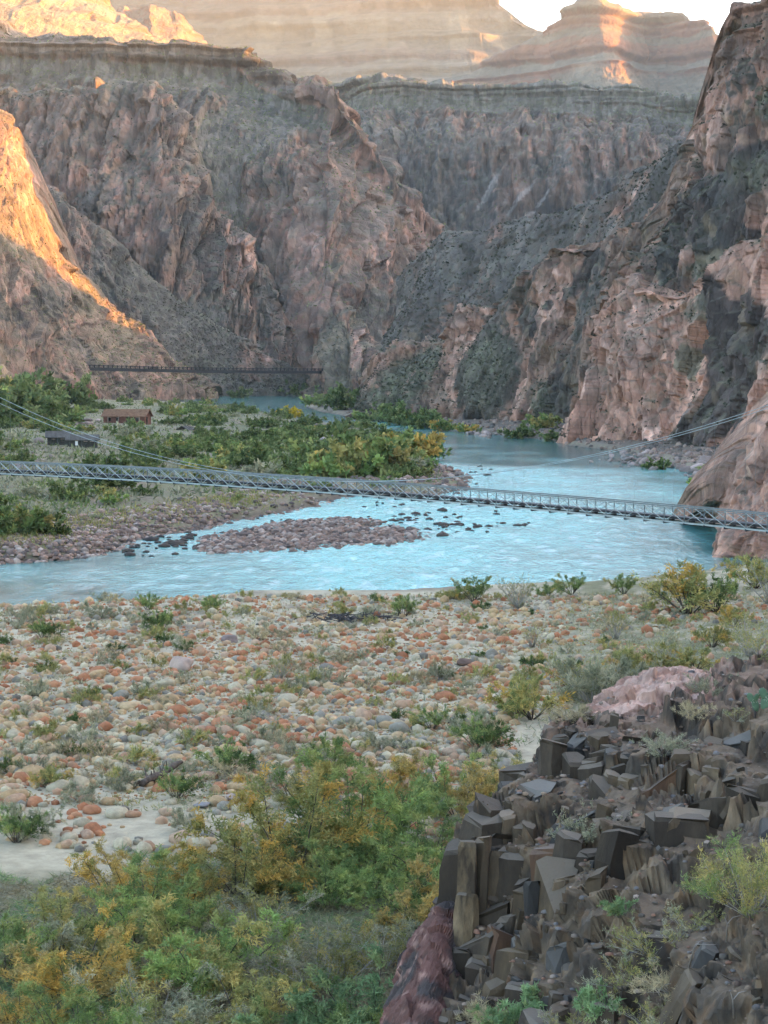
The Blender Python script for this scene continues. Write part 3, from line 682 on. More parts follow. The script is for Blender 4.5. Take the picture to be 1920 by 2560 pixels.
def river():
    nu, nv = 330, 430
    u = np.linspace(-0.26, 0.26, nu)
    y = 150 * (1900 / 150) ** np.linspace(0, 1, nv)
    X = u[None, :] * y[:, None]; Y = y[:, None] + 0 * X
    p = np.stack([X, Y, 0 * X], -1)
    # flow: standing waves strongest in the riffle between the island and the right wall
    rif = np.exp(-(((X - .02 * Y + 2) / (0.14 * Y)) ** 2)) * (1 - sstep(395, 440, Y + .5 * X)) + .10 + .35 * np.exp(-((Y - 700 - 1.2 * X) / 90) ** 2)
    w = fbm(np.stack([X * .5, Y * .22, 0 * X], -1), 3) * .26 + np.abs(fbm(np.stack([X * .9, Y * .45, 0 * X + 4], -1), 3)) * .2
    Z = w * np.clip(rif, .08, 1.1)
    xy = np.stack([X.ravel(), Y.ravel()], -1)
    m, N, L, bs = new_mat('river_water')
    tc = N.new('ShaderNodeTexCoord')
    def noise(scale, st, det=4, rough=.6):
        mp = N.new('ShaderNodeMapping'); mp.inputs['Scale'].default_value = st
        L.new(tc.outputs['Object'], mp.inputs[0])
        nz = N.new('ShaderNodeTexNoise'); nz.inputs['Scale'].default_value = scale; nz.inputs['Detail'].default_value = det; nz.inputs['Roughness'].default_value = rough
        L.new(mp.outputs[0], nz.inputs['Vector']); return nz.outputs[0]
    at = N.new('ShaderNodeAttribute'); at.attribute_name = 'Col'
    L.new(at.outputs['Color'], bs.inputs['Base Color'])
    bs.inputs['Roughness'].default_value = .16
    bs.inputs['IOR'].default_value = 1.33
    a1 = noise(.55, (1, .42, 1), 6, .62); a2 = noise(2.2, (1, .5, 1), 3)
    ad = N.new('ShaderNodeMath'); ad.operation = 'MULTIPLY_ADD'; ad.inputs[1].default_value = .35
    L.new(a2, ad.inputs[0]); L.new(a1, ad.inputs[2])
    b = N.new('ShaderNodeBump'); b.inputs['Strength'].default_value = 1; b.inputs['Distance'].default_value = .55
    ch = N.new('ShaderNodeAttribute'); ch.attribute_name = 'Chop'; L.new(ch.outputs['Fac'], b.inputs['Strength'])
    L.new(ad.outputs[0], b.inputs['Height']); L.new(b.outputs[0], bs.inputs['Normal'])
    DEEP = np.array([.02, .09, .085]); MILKY = np.array([.17, .50, .475]); FOAM = np.array([.66, .80, .82])
    t = fbm(np.stack([X * .12, Y * .05, 0 * X + 2], -1), 4) + .8 * fbm(np.stack([X * .035, Y * .035, 0 * X + 6], -1), 3)
    c = mixc(np.zeros(X.shape + (3,)) + DEEP, MILKY, np.clip(rif * .85 + .5 * t, 0.03, 1))
    foam = sstep(.16, .34, fbm(np.stack([X * .42, Y * .16, 0 * X + 8], -1), 4)) * np.clip(rif, 0, 1)
    c = mixc(c, FOAM, foam * .34)
    me = make_mesh('river', np.stack([X, Y, Z], -1), quads=grid_quads(nv, nu), cols=c)
    at2 = me.attributes.new('Chop', 'FLOAT', 'POINT'); at2.data.foreach_set('value', np.clip(rif * 1.0 + .35 * t, .06, 1.1).astype(np.float32).ravel())
    return obj('river', me, m, kind='structure')
river()
print('ground', round(time.time() - T0, 1))
# ------------------------------------------------------------------ mesh collectors for built things
class MB:
    def __init__(s): s.v = []; s.q = []; s.t = []
    def bar(s, a, b, w, h=None, up=(0, 0, 1)):
        """box beam from a to b, w across and h along up"""
        a = np.array(a, float); b = np.array(b, float); h = w if h is None else h
        d = b - a; d /= np.linalg.norm(d) + 1e-9
        up = np.array(up, float)
        if abs(d @ up) > .98: up = np.array([0, 1, 0.])
        r = np.cross(d, up); r /= np.linalg.norm(r); u = np.cross(r, d)
        k = len(s.v)
        for p in (a, b):
            for x, y in ((-1, -1), (1, -1), (1, 1), (-1, 1)): s.v.append(p + r * x * w / 2 + u * y * h / 2)
        s.q += [[k, k + 3, k + 2, k + 1], [k + 4, k + 5, k + 6, k + 7]] + [[k + i, k + (i + 1) % 4, k + 4 + (i + 1) % 4, k + 4 + i] for i in range(4)]
        return s
    def tube(s, pts, r, n=6):
        pts = np.array(pts, float); k = len(s.v)
        rr = np.broadcast_to(np.asarray(r, float), (len(pts),))
        for i, p in enumerate(pts):
            d = pts[min(i + 1, len(pts) - 1)] - pts[max(i - 1, 0)]; d /= np.linalg.norm(d) + 1e-9
            a = np.cross(d, [0, 0, 1]) if abs(d[2]) < .95 else np.cross(d, [0, 1, 0]); a /= np.linalg.norm(a); b = np.cross(d, a)
            for j in range(n): s.v.append(p + rr[i] * (a * cos(2 * math.pi * j / n) + b * sin(2 * math.pi * j / n)))
        for i in range(len(pts) - 1):
            for j in range(n):
                s.q.append([k + i * n + j, k + i * n + (j + 1) % n, k + (i + 1) * n + (j + 1) % n, k + (i + 1) * n + j])
        for e in (0, len(pts) - 1):
            c = len(s.v); s.v.append(pts[e])
            for j in range(n): s.t.append([c, k + e * n + j, k + e * n + (j + 1) % n] if e else [c, k + e * n + (j + 1) % n, k + e * n + j])
        return s
    def poly(s, pts):
        k = len(s.v); s.v += [np.array(p, float) for p in pts]
        (s.q if len(pts) == 4 else s.t).append(list(range(k, k + len(pts)))); return s
    def build(s, name, mat, parent=None, origin=(0, 0, 0), smooth=False, **kw):
        v = np.array(s.v) - np.array(origin, float)
        return obj(name, make_mesh(name, v, quads=s.q or None, tris=s.t or None, smooth=smooth), mat, parent, **kw)

def root(name, loc, label, cat, group=None):
    o = obj(name, None, label=label, cat=cat, group=group)
    o.location = loc
    return o

STEEL = plain_mat('grey_steel', (.13, .155, .16), .5, .35, .5, .15, 2)
PALE_STEEL = plain_mat('pale_steel', (.27, .32, .32), .5, .2, .5, .12, 2)
DARK_STEEL = plain_mat('dark_steel', (.035, .038, .045), .6, .2, .3, .2, 2)
BLACK_STEEL = plain_mat('black_steel', (.016, .017, .022), .7, .1, .3, .2, 1)
CABLE = plain_mat('cable_steel', (.30, .35, .35), .5, .3, .5, .1, 1)
CONCRETE = plain_mat('concrete', (.36, .33, .29), .9, 0, .2, .2, 1)

# ------------------------------------------------------------------ silver suspension bridge
def silver_bridge():
    A = np.array([-40.7, 212.0]); B = np.array([29.8, 155.0])
    T = B - A; LEN = np.linalg.norm(T); t = T / LEN; nrm = np.array([t[1] * -1, t[0]]) * 1.0
    if nrm[1] < 0: nrm = -nrm
    zc = np.polyfit(np.array([0, .25, .5, .75, 1]) * LEN, [10.0, 10.14, 9.78, 9.28, 8.62], 2)
    ztop = lambda s: np.polyval(zc, np.clip(s, -30, LEN + 20))
    HT, PANEL, WID = 1.27, 1.85, 1.25
    def pt(s, side, dz): p = A + t * s + nrm * side * WID; return np.array([p[0], p[1], ztop(s) + dz])
    i0, i1 = -14, 60
    r = root('suspension_bridge', pt(LEN / 2, .5, -HT), 'pale grey steel truss footbridge on cables crossing the near river', 'bridge')
    O = np.array(r.location)
    S = [i * PANEL for i in range(i0, i1 + 1)]
    for side in (0, 1):
        m = MB()
        for a, b in zip(S[:-1], S[1:]): m.bar(pt(a, side, 0), pt(b, side, 0), .09, .09)
        m.build('top_chord', STEEL, r, O)
        m = MB()
        for a, b in zip(S[:-1], S[1:]): m.bar(pt(a, side, -.16), pt(b, side, -.16), .04, .045)
        m.build('handrail', STEEL, r, O)
        m = MB()
        for a, b in zip(S[:-1], S[1:]): m.bar(pt(a, side, -HT), pt(b, side, -HT), .11, .13)
        m.build('bottom_chord', PALE_STEEL if side == 0 else STEEL, r, O)
        post = None
        for k, s in enumerate(S):
            m = MB().bar(pt(s, side, -HT - .09), pt(s, side, 0), .075, .075)
            m.build('post', STEEL, r, O)
        for k, s in enumerate(S[:-1]):
            z = .015 if side == 0 else -.015
            a = MB(); off = np.array([nrm[0], nrm[1], 0]) * (-.05 if side == 0 else .05)
            a.bar(pt(s, side, -.05) + off, pt(s + PANEL, side, -HT + .06) + off, .05, .05).build('diagonal', PALE_STEEL, r, O)
            MB().bar(pt(s, side, -HT + .06) - off * .4, pt(s + PANEL, side, -.05) - off * .4, .032, .032).build('tie_rod', PALE_STEEL, r, O)
    m = MB()
    for a, b in zip(S[:-1], S[1:]):
        p = pt((a + b) / 2, .5, -.86); d = np.array([t[0], t[1], 0])
        m.bar(pt(a, .5, -.86), pt(b, .5, -.86), WID - .14, .06)
    m.build('walkway', DARK_STEEL, r, O)
    for side in (0.18, .82):
        m = MB()
        for a, b in zip(S[:-1], S[1:]): m.bar(pt(a, side, -.97), pt(b, side, -.97), .07, .14)
        m.build('stringer', DARK_STEEL, r, O)
    for s in S:
        MB().bar(pt(s, -.08, -HT - .10), pt(s, 1.08, -HT - .10), .12, .16).build('floor_beam', DARK_STEEL, r, O)
        MB().bar(pt(s + .12, .62, -HT + .06), pt(s + .12, .98, -HT + .06), .32, .16).build('hanger_block', DARK_STEEL, r, O)
    # main cables
    for side in (0, 1):
        ss = np.linspace(S[0], S[-1], 90)
        h = .0037 * (ss - 42) ** 2 - .25
        pts = [pt(s, side * 1.3 - .15, hh) for s, hh in zip(ss, h)]
        MB().tube(pts, .024, 6).build('main_cable', CABLE, r, O, smooth=True)
        for s in S[::2]:
            hh = .0037 * (s - 42) ** 2 - .25
            if hh > .3: MB().bar(pt(s, side * 1.3 - .15, hh), pt(s, side * 1.3 - .15, -HT), .014, .014).build('hanger_rod', STEEL, r, O)
    # end piers beyond the view
    for s, zb in ((S[0] - .4, -3), (S[-1] + .4, -3)):
        m = MB()
        p = pt(s, .5, -HT - .22)
        m.bar([p[0], p[1], zb], p, 2.6, 2.2); m.build('pier', CONCRETE, r, O)
silver_bridge()

# ------------------------------------------------------------------ black suspension bridge upstream
def black_bridge():
    A = P(204, 921, 1190); B = P(808, 930, 1330)
    r = root('far_suspension_bridge', (A + B) / 2, 'long black footbridge high over the river at the foot of the gorge wall', 'bridge')
    O = np.array(r.location); n = 58
    def pt(k, dz, side=0):
        f = k / n; p = A * (1 - f) + B * f
        return p + np.array([side * .4, side * .9, dz - 1.2 * 4 * f * (1 - f) * .5])
    m = MB(); m2 = MB(); m3 = MB()
    for k in range(n):
        m.bar(pt(k, -.15), pt(k + 1, -.15), 2.2, 1.8)
        m2.bar(pt(k, 2.1, -1.1), pt(k + 1, 2.1, -1.1), .35, .35)
        m3.bar(pt(k, 2.1, 1.1), pt(k + 1, 2.1, 1.1), .3, .3)
    m.build('deck', BLACK_STEEL, r, O); m2.build('top_rail', BLACK_STEEL, r, O); m3.build('top_rail', BLACK_STEEL, r, O)
    for k in range(n + 1):
        MB().bar(pt(k, .5, -1.1), pt(k, 2.5, -1.1), .55, .4).build('post', BLACK_STEEL, r, O)
    for side in (-1.1, 1.1):
        m = MB()
        for k in range(n): m.bar(pt(k, .6, side), pt(k + 1, 2.0, side), .18, .18)
        m.build('lattice', BLACK_STEEL, r, O)
    for E in (A, B):
        MB().bar(E + [0, 0, -9], E + [0, 0, .6], 5, 5).build('abutment', plain_mat('abutment_stone', (.23, .16, .12), .95, 0, .2, .25, .2), r, O)
black_bridge()

# ------------------------------------------------------------------ buildings on the left bank
ROOF_BROWN = plain_mat('brown_roof', (.17, .095, .055), .9, 0, .2, .3, 1.5)
ROOF_GREY = plain_mat('weathered_roof', (.085, .08, .072), .9, 0, .2, .3, 1.5)
WALL_RED = plain_mat('red_brown_boards', (.16, .075, .055), .9, 0, .2, .25, 2)
WALL_DARK = plain_mat('dark_boards', (.045, .045, .04), .9, 0, .2, .25, 2)
TRIM = plain_mat('pale_trim', (.36, .28, .22), .8, 0, .2, .1, 2)
PANE = plain_mat('dark_window', (.012, .013, .015), .25, 0, .5, .1, 2)
DOORW = plain_mat('white_sign', (.75, .72, .68), .8, 0, .2, .05, 2)
def gable_house(name, loc, rz, L, D, hw, hr, over, roofm, wallm, label, posts=0, windows=(), cat='building', trim=True):
    """long side along local x facing -y"""
    r = root(name, loc, label, cat); r.rotation_euler = (0, 0, rz)
    m = MB()
    x0, x1, y0, y1 = -L / 2, L / 2, -D / 2, D / 2
    if hw > 0 and wallm:
        m.poly([(x0, y0, -1), (x1, y0, -1), (x1, y0, hw), (x0, y0, hw)]); m.poly([(x1, y1, -1), (x0, y1, -1), (x0, y1, hw), (x1, y1, hw)])
        for x in (x0, x1):
            m.poly([(x, y0, -1), (x, y1, -1), (x, y1, hw), (x, y0, hw)]); m.poly([(x, y0, hw), (x, y1, hw), (x, 0, hw + hr)])
        m.build('wall', wallm, r)
    for s in (-1, 1):
        m = MB()
        e = np.array([0, s * (D / 2 + over), hw - over * hr / (D / 2)]); k = np.array([0, 0, hw + hr + .04])
        a = [np.array([x0 - over, 0, 0]), np.array([x1 + over, 0, 0])]
        up = np.array([0, 0, .14])
        q = [a[0] + e, a[1] + e, a[1] + k, a[0] + k]
        for (i, j, kk, l) in ((0, 1, 2, 3),): m.poly([q[i] + up, q[j] + up, q[kk] + up, q[l] + up]); m.poly([q[l], q[kk], q[j], q[i]])
        for i in range(4): m.poly([q[i], q[(i + 1) % 4], q[(i + 1) % 4] + up, q[i] + up])
        rf = m.build('roof_slope', roofm, r)
        nb = max(3, int(L / 1.6))
        for b in range(nb + 1):
            f = b / nb; c0 = q[0] * (1 - f) + q[1] * f + up * 1.15; c1 = q[3] * (1 - f) + q[2] * f + up * 1.15
            MB().bar(c0, c1, .07, .06).build('batten', roofm, rf)
    if trim:
        for s in (-1, 1):
            MB().bar((x1 + over + .04, s * (D / 2 + over), hw - over * hr / (D / 2) + .02), (x1 + over + .04, 0, hw + hr + .1), .06, .2).build('barge_board', wallm if wallm else roofm, r)
    for i in range(posts):
        f = (i + .5) / posts
        MB().bar((x0 + L * f, y0 - over * .8, -1), (x0 + L * f, y0 - over * .8, hw - .1), .16, .16).build('post', TRIM, r)
    for (xc, zc, w, h, kind) in windows:
        f = MB().bar((xc, y0 - .06, zc - h / 2), (xc, y0 - .06, zc + h / 2), w, .08, up=(0, 1, 0)).build('door' if kind == 'door' else 'window', DOORW if kind == 'door' else PANE, r)
        MB().bar((xc - w / 2 - .05, y0 - .08, zc + h / 2 + .05), (xc + w / 2 + .05, y0 - .08, zc + h / 2 + .05), .1, .1).build('frame', TRIM, f)
    if wallm and trim:
        MB().bar((x1 + .05, y0 + D * .3, -.6), (x1 + .05, y0 + D * .3, hw * .8), .9, .08, up=(1, 0, 0)).build('door', PANE, r)
    return r
p = P(318, 1036, 600)
gable_house('bunkhouse', (p[0], 600, gz(p[0], 600)), radians(-14), 13.2, 5.2, 2.3, 1.75, .55, ROOF_BROWN, WALL_RED, 'long bunkhouse with rust-brown pitched roof among the trees', posts=4,
            windows=[(-4.6, 1.2, .9, 1.0, 'w'), (-2.0, 1.2, .9, 1.0, 'w'), (1.2, .9, .9, 1.9, 'w'), (4.2, 1.2, .9, 1.0, 'w')])
p = P(146, 1100, 430)
gable_house('boat_shed', (p[0], 430, gz(p[0], 430)), radians(8), 4.6, 3.4, 1.8, 1.0, .45, ROOF_GREY, WALL_DARK, 'dark low shed with grey roof, higher of two joined sheds', windows=[(-1, .9, .7, .7, 'w'), (.9, .9, .7, .7, 'w')], cat='shed')
p = P(206, 1106, 424)
gable_house('storage_shed', (p[0], 424, gz(p[0], 424)), radians(4), 6.2, 3.2, 1.6, .85, .4, ROOF_GREY, WALL_DARK, 'dark storage shed with long grey roof and white notice by its door', windows=[(-1.1, .8, .55, .9, 'door'), (.8, .8, .7, .7, 'w'), (2.1, .8, .7, .7, 'w')], cat='shed')
p = P(465, 1069, 500)
gable_house('shade_shelter', (p[0], 500, gz(p[0], 500)), radians(62), 3.0, 3.0, 2.0, .75, .35, ROOF_GREY, None, 'small open shelter with dark gabled roof between trees', posts=2, trim=False, cat='shelter')
print('built', round(time.time() - T0, 1))
# ------------------------------------------------------------------ plants
def leaf_mat(name, trans=.3, tint=.18):
    m, N, L, bs = new_mat(name)
    at = N.new('ShaderNodeAttribute'); at.attribute_name = 'Col'
    oi = N.new('ShaderNodeObjectInfo')
    r2 = N.new('ShaderNodeMapRange'); r2.inputs[3].default_value = 1 - tint; r2.inputs[4].default_value = 1 + tint
    L.new(oi.outputs['Random'], r2.inputs[0])
    m2 = N.new('ShaderNodeVectorMath'); m2.operation = 'SCALE'
    L.new(at.outputs['Color'], m2.inputs[0]); L.new(r2.outputs[0], m2.inputs['Scale'])
    L.new(m2.outputs[0], bs.inputs['Base Color'])
    bs.inputs['Roughness'].default_value = .75; bs.inputs['Specular IOR Level'].default_value = .2
    tr = N.new('ShaderNodeBsdfTranslucent'); L.new(m2.outputs[0], tr.inputs['Color'])
    mx = N.new('ShaderNodeMixShader'); mx.inputs[0].default_value = trans
    L.new(bs.outputs[0], mx.inputs[1]); L.new(tr.outputs[0], mx.inputs[2])
    L.new(mx.outputs[0], N['Material Output'].inputs['Surface'])
    return m
LEAF = leaf_mat('foliage')
BARK = plain_mat('bark', (.085, .07, .058), .95, 0, .2, .3, 4)
TWIG = plain_mat('grey_twigs', (.30, .28, .25), .95, 0, .2, .3, 4)
PAL = dict(
    green=[(.075, .11, .05), (.10, .135, .06), (.06, .09, .045), (.13, .15, .065)],
    bright=[(.12, .17, .07), (.09, .14, .06), (.16, .19, .075), (.08, .12, .055)],
    gold=[(.33, .225, .075), (.28, .205, .08), (.37, .24, .08), (.21, .18, .07), (.15, .15, .06)],
    amber=[(.37, .265, .11), (.33, .25, .12), (.29, .235, .12), (.23, .205, .10)],
    olive=[(.14, .145, .07), (.175, .165, .08), (.105, .12, .058), (.21, .175, .08)],
    blue=[(.10, .16, .10), (.12, .18, .115), (.08, .13, .08), (.15, .19, .11)],
    sage=[(.21, .22, .155), (.25, .25, .18), (.17, .185, .125), (.29, .28, .20)],
    dark=[(.042, .068, .03), (.055, .085, .036), (.035, .055, .026), (.075, .10, .045)],
    scrub=[(.05, .056, .034), (.062, .066, .04), (.04, .046, .03), (.085, .085, .055)],
    dry=[(.36, .31, .20), (.30, .26, .17), (.42, .36, .24), (.24, .22, .15)],
    yellow=[(.50, .36, .03), (.44, .33, .04), (.36, .30, .05)],
    mesq=[(.075, .105, .05), (.10, .125, .06), (.06, .085, .042), (.12, .14, .075)])

for _k, _m in dict(green=2.1, bright=2.0, gold=1.5, amber=1.15, olive=1.9, blue=1.9, sage=1.3, dark=1.6, dry=1.15, yellow=1.1, mesq=1.75).items():
    PAL[_k] = [(c[0] * _m * 1.03, c[1] * _m, c[2] * _m * (.72 if _k not in ('sage', 'dry') else .9)) for c in PAL[_k]]
def unit(v): return v / (np.linalg.norm(v, axis=-1, keepdims=True) + 1e-9)

def gen_bush(seed, R, H, pal, nst=14, nsub=9, nleaf=40, ll=.16, lw=.03, droop=.5, tilt=58, stem_r=.035, sub_len=.42, t0=.3, second=None, frac2=0.3, twigs=False, quad=False, base_spread=.14):
    """many stems fanning from the ground, side sprays, narrow leaves: returns (foliage mesh, stems mesh)"""
    g = np.random.default_rng(seed)
    az = g.random(nst) * 2 * np.pi; tl = np.radians(tilt) * np.sqrt(g.random(nst))
    d = np.stack([np.sin(tl) * np.cos(az), np.sin(tl) * np.sin(az), np.cos(tl)], -1)
    Ls = np.minimum(H / np.maximum(d[:, 2], .2), R / np.maximum(np.sin(tl), .12)) * (.72 + .36 * g.random(nst))
    b = np.stack([np.cos(az), np.sin(az), 0 * az], -1) * R * base_spread * g.random((nst, 1))
    bend = np.concatenate([g.normal(size=(nst, 2)) * .14, -.12 * np.ones((nst, 1)) * np.sin(tl)[:, None]], -1)
    def sp(i, t): return b[i] + Ls[i][:, None] * (d[i] * t[:, None] + bend[i] * (t ** 2)[:, None])
    ns = nst * nsub
    si = np.repeat(np.arange(nst), nsub); st = t0 + (1 - t0) * g.random(ns) ** .8
    so = sp(si, st)
    sd = unit(d[si] * .7 + g.normal(size=(ns, 3)) * .55 + np.array([0, 0, .25]))
    sl = (H * sub_len) * (.5 + .7 * g.random(ns)) * (1.15 - .5 * st)
    nl = ns * nleaf
    li = np.repeat(np.arange(ns), nleaf); lt = g.random(nl) ** .8
    dr = np.array([0, 0, -1.0])
    p = so[li] + sd[li] * (sl[li] * lt)[:, None] + dr * (droop * sl[li] * lt ** 2 * .55)[:, None] + g.normal(size=(nl, 3)) * (sl[li] * .11)[:, None]
    p[:, 2] = np.maximum(p[:, 2], .02)
    ld = unit(sd[li] * .8 + g.normal(size=(nl, 3)) * .65 + dr * droop * lt[:, None] * 1.2 + np.array([0, 0, .15]))
    wv = unit(np.cross(ld, g.normal(size=(nl, 3))))
    k = (.6 + .8 * g.random(nl))[:, None]
    A = p - wv * lw * k * .5; B = p + wv * lw * k * .5; C = p + ld * ll * k
    pal_ = np.array(PAL[pal]); c = pal_[g.integers(0, len(pal_), ns)][li]
    if second:
        p2 = np.array(PAL[second]); pick = (np.sin(so[:, 0] * 3.1 / R + seed) + np.sin(so[:, 1] * 2.7 / R + seed * 2) + g.normal(size=ns) * .25) > (1.4 - 2.8 * frac2)
        c = np.where(pick[li][:, None], p2[g.integers(0, len(p2), ns)][li], c)
    c = c * (.75 + .5 * g.random((nl, 1)))
    if quad:
        D = C + wv * lw * k * .35; Cc = C - wv * lw * k * .35
        V = np.stack([A, B, D, Cc], 1).reshape(-1, 3); f = np.arange(nl * 4).reshape(-1, 4)
        fm = make_mesh('foliage', V, quads=f, cols=np.repeat(c, 4, 0), smooth=False)
    else:
        V = np.stack([A, B, C], 1).reshape(-1, 3); f = np.arange(nl * 3).reshape(-1, 3)
        fm = make_mesh('foliage', V, tris=f, cols=np.repeat(c, 3, 0), smooth=False)
    m = MB()
    for i in range(nst):
        tt = np.array([0, .3, .6, .9]); m.tube(sp(np.full(4, i), tt), stem_r * (1 - .75 * tt), 3)
    for i in range(0, ns, 1 if twigs else 2):
        m.tube(np.stack([so[i], so[i] + sd[i] * sl[i] * .5 + dr * droop * sl[i] * .13, so[i] + sd[i] * sl[i] * .9 + dr * droop * sl[i] * .45]), [stem_r * .3, stem_r * .2, stem_r * .08], 3)
    sm = make_mesh('stems', np.array(m.v), quads=m.q, tris=m.t)
    return fm, sm

def plant(kindname, meshes, loc, scale, rz, label, cat, group=None, bark=BARK, zs=1.0):
    r = root(kindname, loc, label, cat, group)
    r.rotation_euler = (0, 0, rz); r.scale = (scale, scale, scale * zs)
    obj('foliage', meshes[0], LEAF, r); obj('stems', meshes[1], bark, r)
    return r

# tamarisks at the foot of the slope: unit bushes about 4.4 m across
TAM = dict(
    gold=gen_bush(1, 2.2, 3.3, 'gold', 20, 11, 66, .17, .044, .5, second='olive', frac2=.35, t0=.12, base_spread=.45, tilt=66, sub_len=.36),
    amber=gen_bush(2, 2.2, 2.9, 'amber', 18, 11, 62, .17, .044, .6, second='gold', frac2=.4, t0=.12, base_spread=.45, tilt=66, sub_len=.36),
    green=gen_bush(3, 2.2, 3.3, 'green', 20, 11, 68, .18, .044, .55, second='bright', frac2=.4, t0=.12, base_spread=.45, tilt=66, sub_len=.36),
    bright=gen_bush(4, 2.2, 3.0, 'bright', 20, 11, 68, .18, .046, .7, second='olive', frac2=.3, t0=.12, base_spread=.45, tilt=66, sub_len=.36),
    olive=gen_bush(5, 2.2, 2.9, 'olive', 18, 11, 62, .17, .042, .6, second='sage', frac2=.4, t0=.12, base_spread=.45, tilt=66, sub_len=.36),
    blue=gen_bush(6, 2.2, 2.8, 'blue', 20, 10, 64, .18, .045, .6, second='green', frac2=.3, t0=.12, base_spread=.45, tilt=66, sub_len=.36),
    grey=gen_bush(7, 2.2, 2.6, 'sage', 20, 11, 34, .15, .036, .4, second='olive', frac2=.3, twigs=True, t0=.12, base_spread=.45, tilt=66, sub_len=.36),
    mixed=gen_bush(8, 2.2, 3.0, 'green', 20, 11, 58, .17, .055, .6, second='amber', frac2=.4, t0=.12, base_spread=.45, tilt=66, sub_len=.36))
TG = 'tamarisk bushes at the foot of the rocks'
tam = [  # px, base py, width px, kind, label
    (705, 2185, 350, 'gold', 'large golden-yellow tamarisk at the edge of the pale sand'),
    (585, 2235, 250, 'gold', 'pale gold tamarisk with bare grey twigs beside the large golden one'),
    (880, 2150, 300, 'green', 'dark green tamarisk just beside the large golden one'),
    (1060, 2215, 280, 'green', 'green tamarisk crowding the dark columnar outcrop'),
    (985, 2030, 200, 'amber', 'ochre tamarisk on the far edge of the thicket by the cobbles'),
    (1140, 2040, 210, 'mixed', 'green and ochre tamarisk behind the top of the columnar outcrop'),
    (1050, 2330, 250, 'mixed', 'yellow-green tamarisk above the red rock spur'),
    (520, 2470, 330, 'bright', 'bright green drooping tamarisk in the middle of the thicket'),
    (330, 2250, 230, 'amber', 'amber tamarisk on the sand margin of the thicket'),
    (140, 2400, 270, 'olive', 'olive tamarisk at the left edge below the sand'),
    (350, 2345, 250, 'green', 'shaded green tamarisk between the amber and bright green ones'),
    (200, 2500, 330, 'amber', 'broad orange-gold tamarisk near the lower left corner'),
    (40, 2590, 260, 'amber', 'orange tamarisk cut by the lower left corner'),
    (10, 2440, 200, 'green', 'dark green tamarisk cut by the left edge'),
    (370, 2620, 310, 'grey', 'grey half-bare tamarisk at the bottom edge'),
    (600, 2625, 300, 'olive', 'olive-yellow tamarisk on the bottom edge beside the grey one'),
    (800, 2480, 300, 'grey', 'pale grey-green tamarisk left of the red rock spur'),
    (930, 2600, 320, 'blue', 'blue-green tamarisk on the bottom edge against the red rock'),
    (740, 2690, 320, 'blue', 'blue-green tamarisk in the middle of the bottom edge'),
    (960, 2420, 220, 'grey', 'greyish tamarisk touching the red rock spur'),
    (640, 2330, 200, 'grey', 'thin grey dead-looking tamarisk in the hollow of the thicket'),
    (450, 2275, 180, 'gold', 'small gold tamarisk in front of the sand patch'),
    (820, 2250, 180, 'green', 'low dark green tamarisk over the grassy hollow'),
    (1190, 2110, 170, 'olive', 'olive tamarisk peeping over the columnar outcrop'),
    (1250, 1985, 170, 'olive', 'olive tamarisk behind the upper dark blocks'),
    (760, 2010, 170, 'olive', 'olive tamarisk behind the large golden one'),
    (200, 2660, 280, 'green', 'green tamarisk under the orange ones on the bottom edge'),
    (480, 2700, 260, 'olive', 'olive tamarisk in front of the grey one on the bottom edge')]
gr = np.random.default_rng(21)
for px, py, w, kd, lab in tam:
    q = ground_pt(px, py, 1.6); z = gz(q[0], q[1])
    q = ground_pt(px, py, z)
    s = w * q[1] / F / 4.2
    plant('tamarisk_bush', TAM[kd], (q[0], q[1], gz(q[0], q[1]) - .05), s, gr.random() * 6.28, lab, 'bush', TG, BARK if kd != 'grey' else TWIG, zs=.86 + .2 * gr.random())

# mid-size shrubs on the bar and the right hand slope
SHR = dict(
    green=gen_bush(31, .9, 1.1, 'green', 14, 8, 34, .10, .028, .3, second='olive', frac2=.3, stem_r=.02),
    dark=gen_bush(32, .9, 1.1, 'dark', 14, 8, 34, .10, .03, .2, second='green', frac2=.4, stem_r=.02),
    sage=gen_bush(33, .9, .8, 'sage', 18, 8, 26, .10, .024, .0, stem_r=.014, twigs=True, tilt=75),
    olive=gen_bush(34, .9, 1.0, 'olive', 14, 8, 32, .10, .028, .3, second='gold', frac2=.3, stem_r=.02),
    gold=gen_bush(35, .9, 1.1, 'gold', 14, 8, 30, .10, .028, .3, second='olive', frac2=.5, stem_r=.02),
    bare=gen_bush(36, .9, 1.3, 'olive', 16, 7, 8, .09, .02, -.1, stem_r=.022, twigs=True, tilt=45),
    dry=gen_bush(37, .9, .7, 'dry', 22, 6, 14, .16, .016, -.1, stem_r=.01, twigs=True, tilt=80))
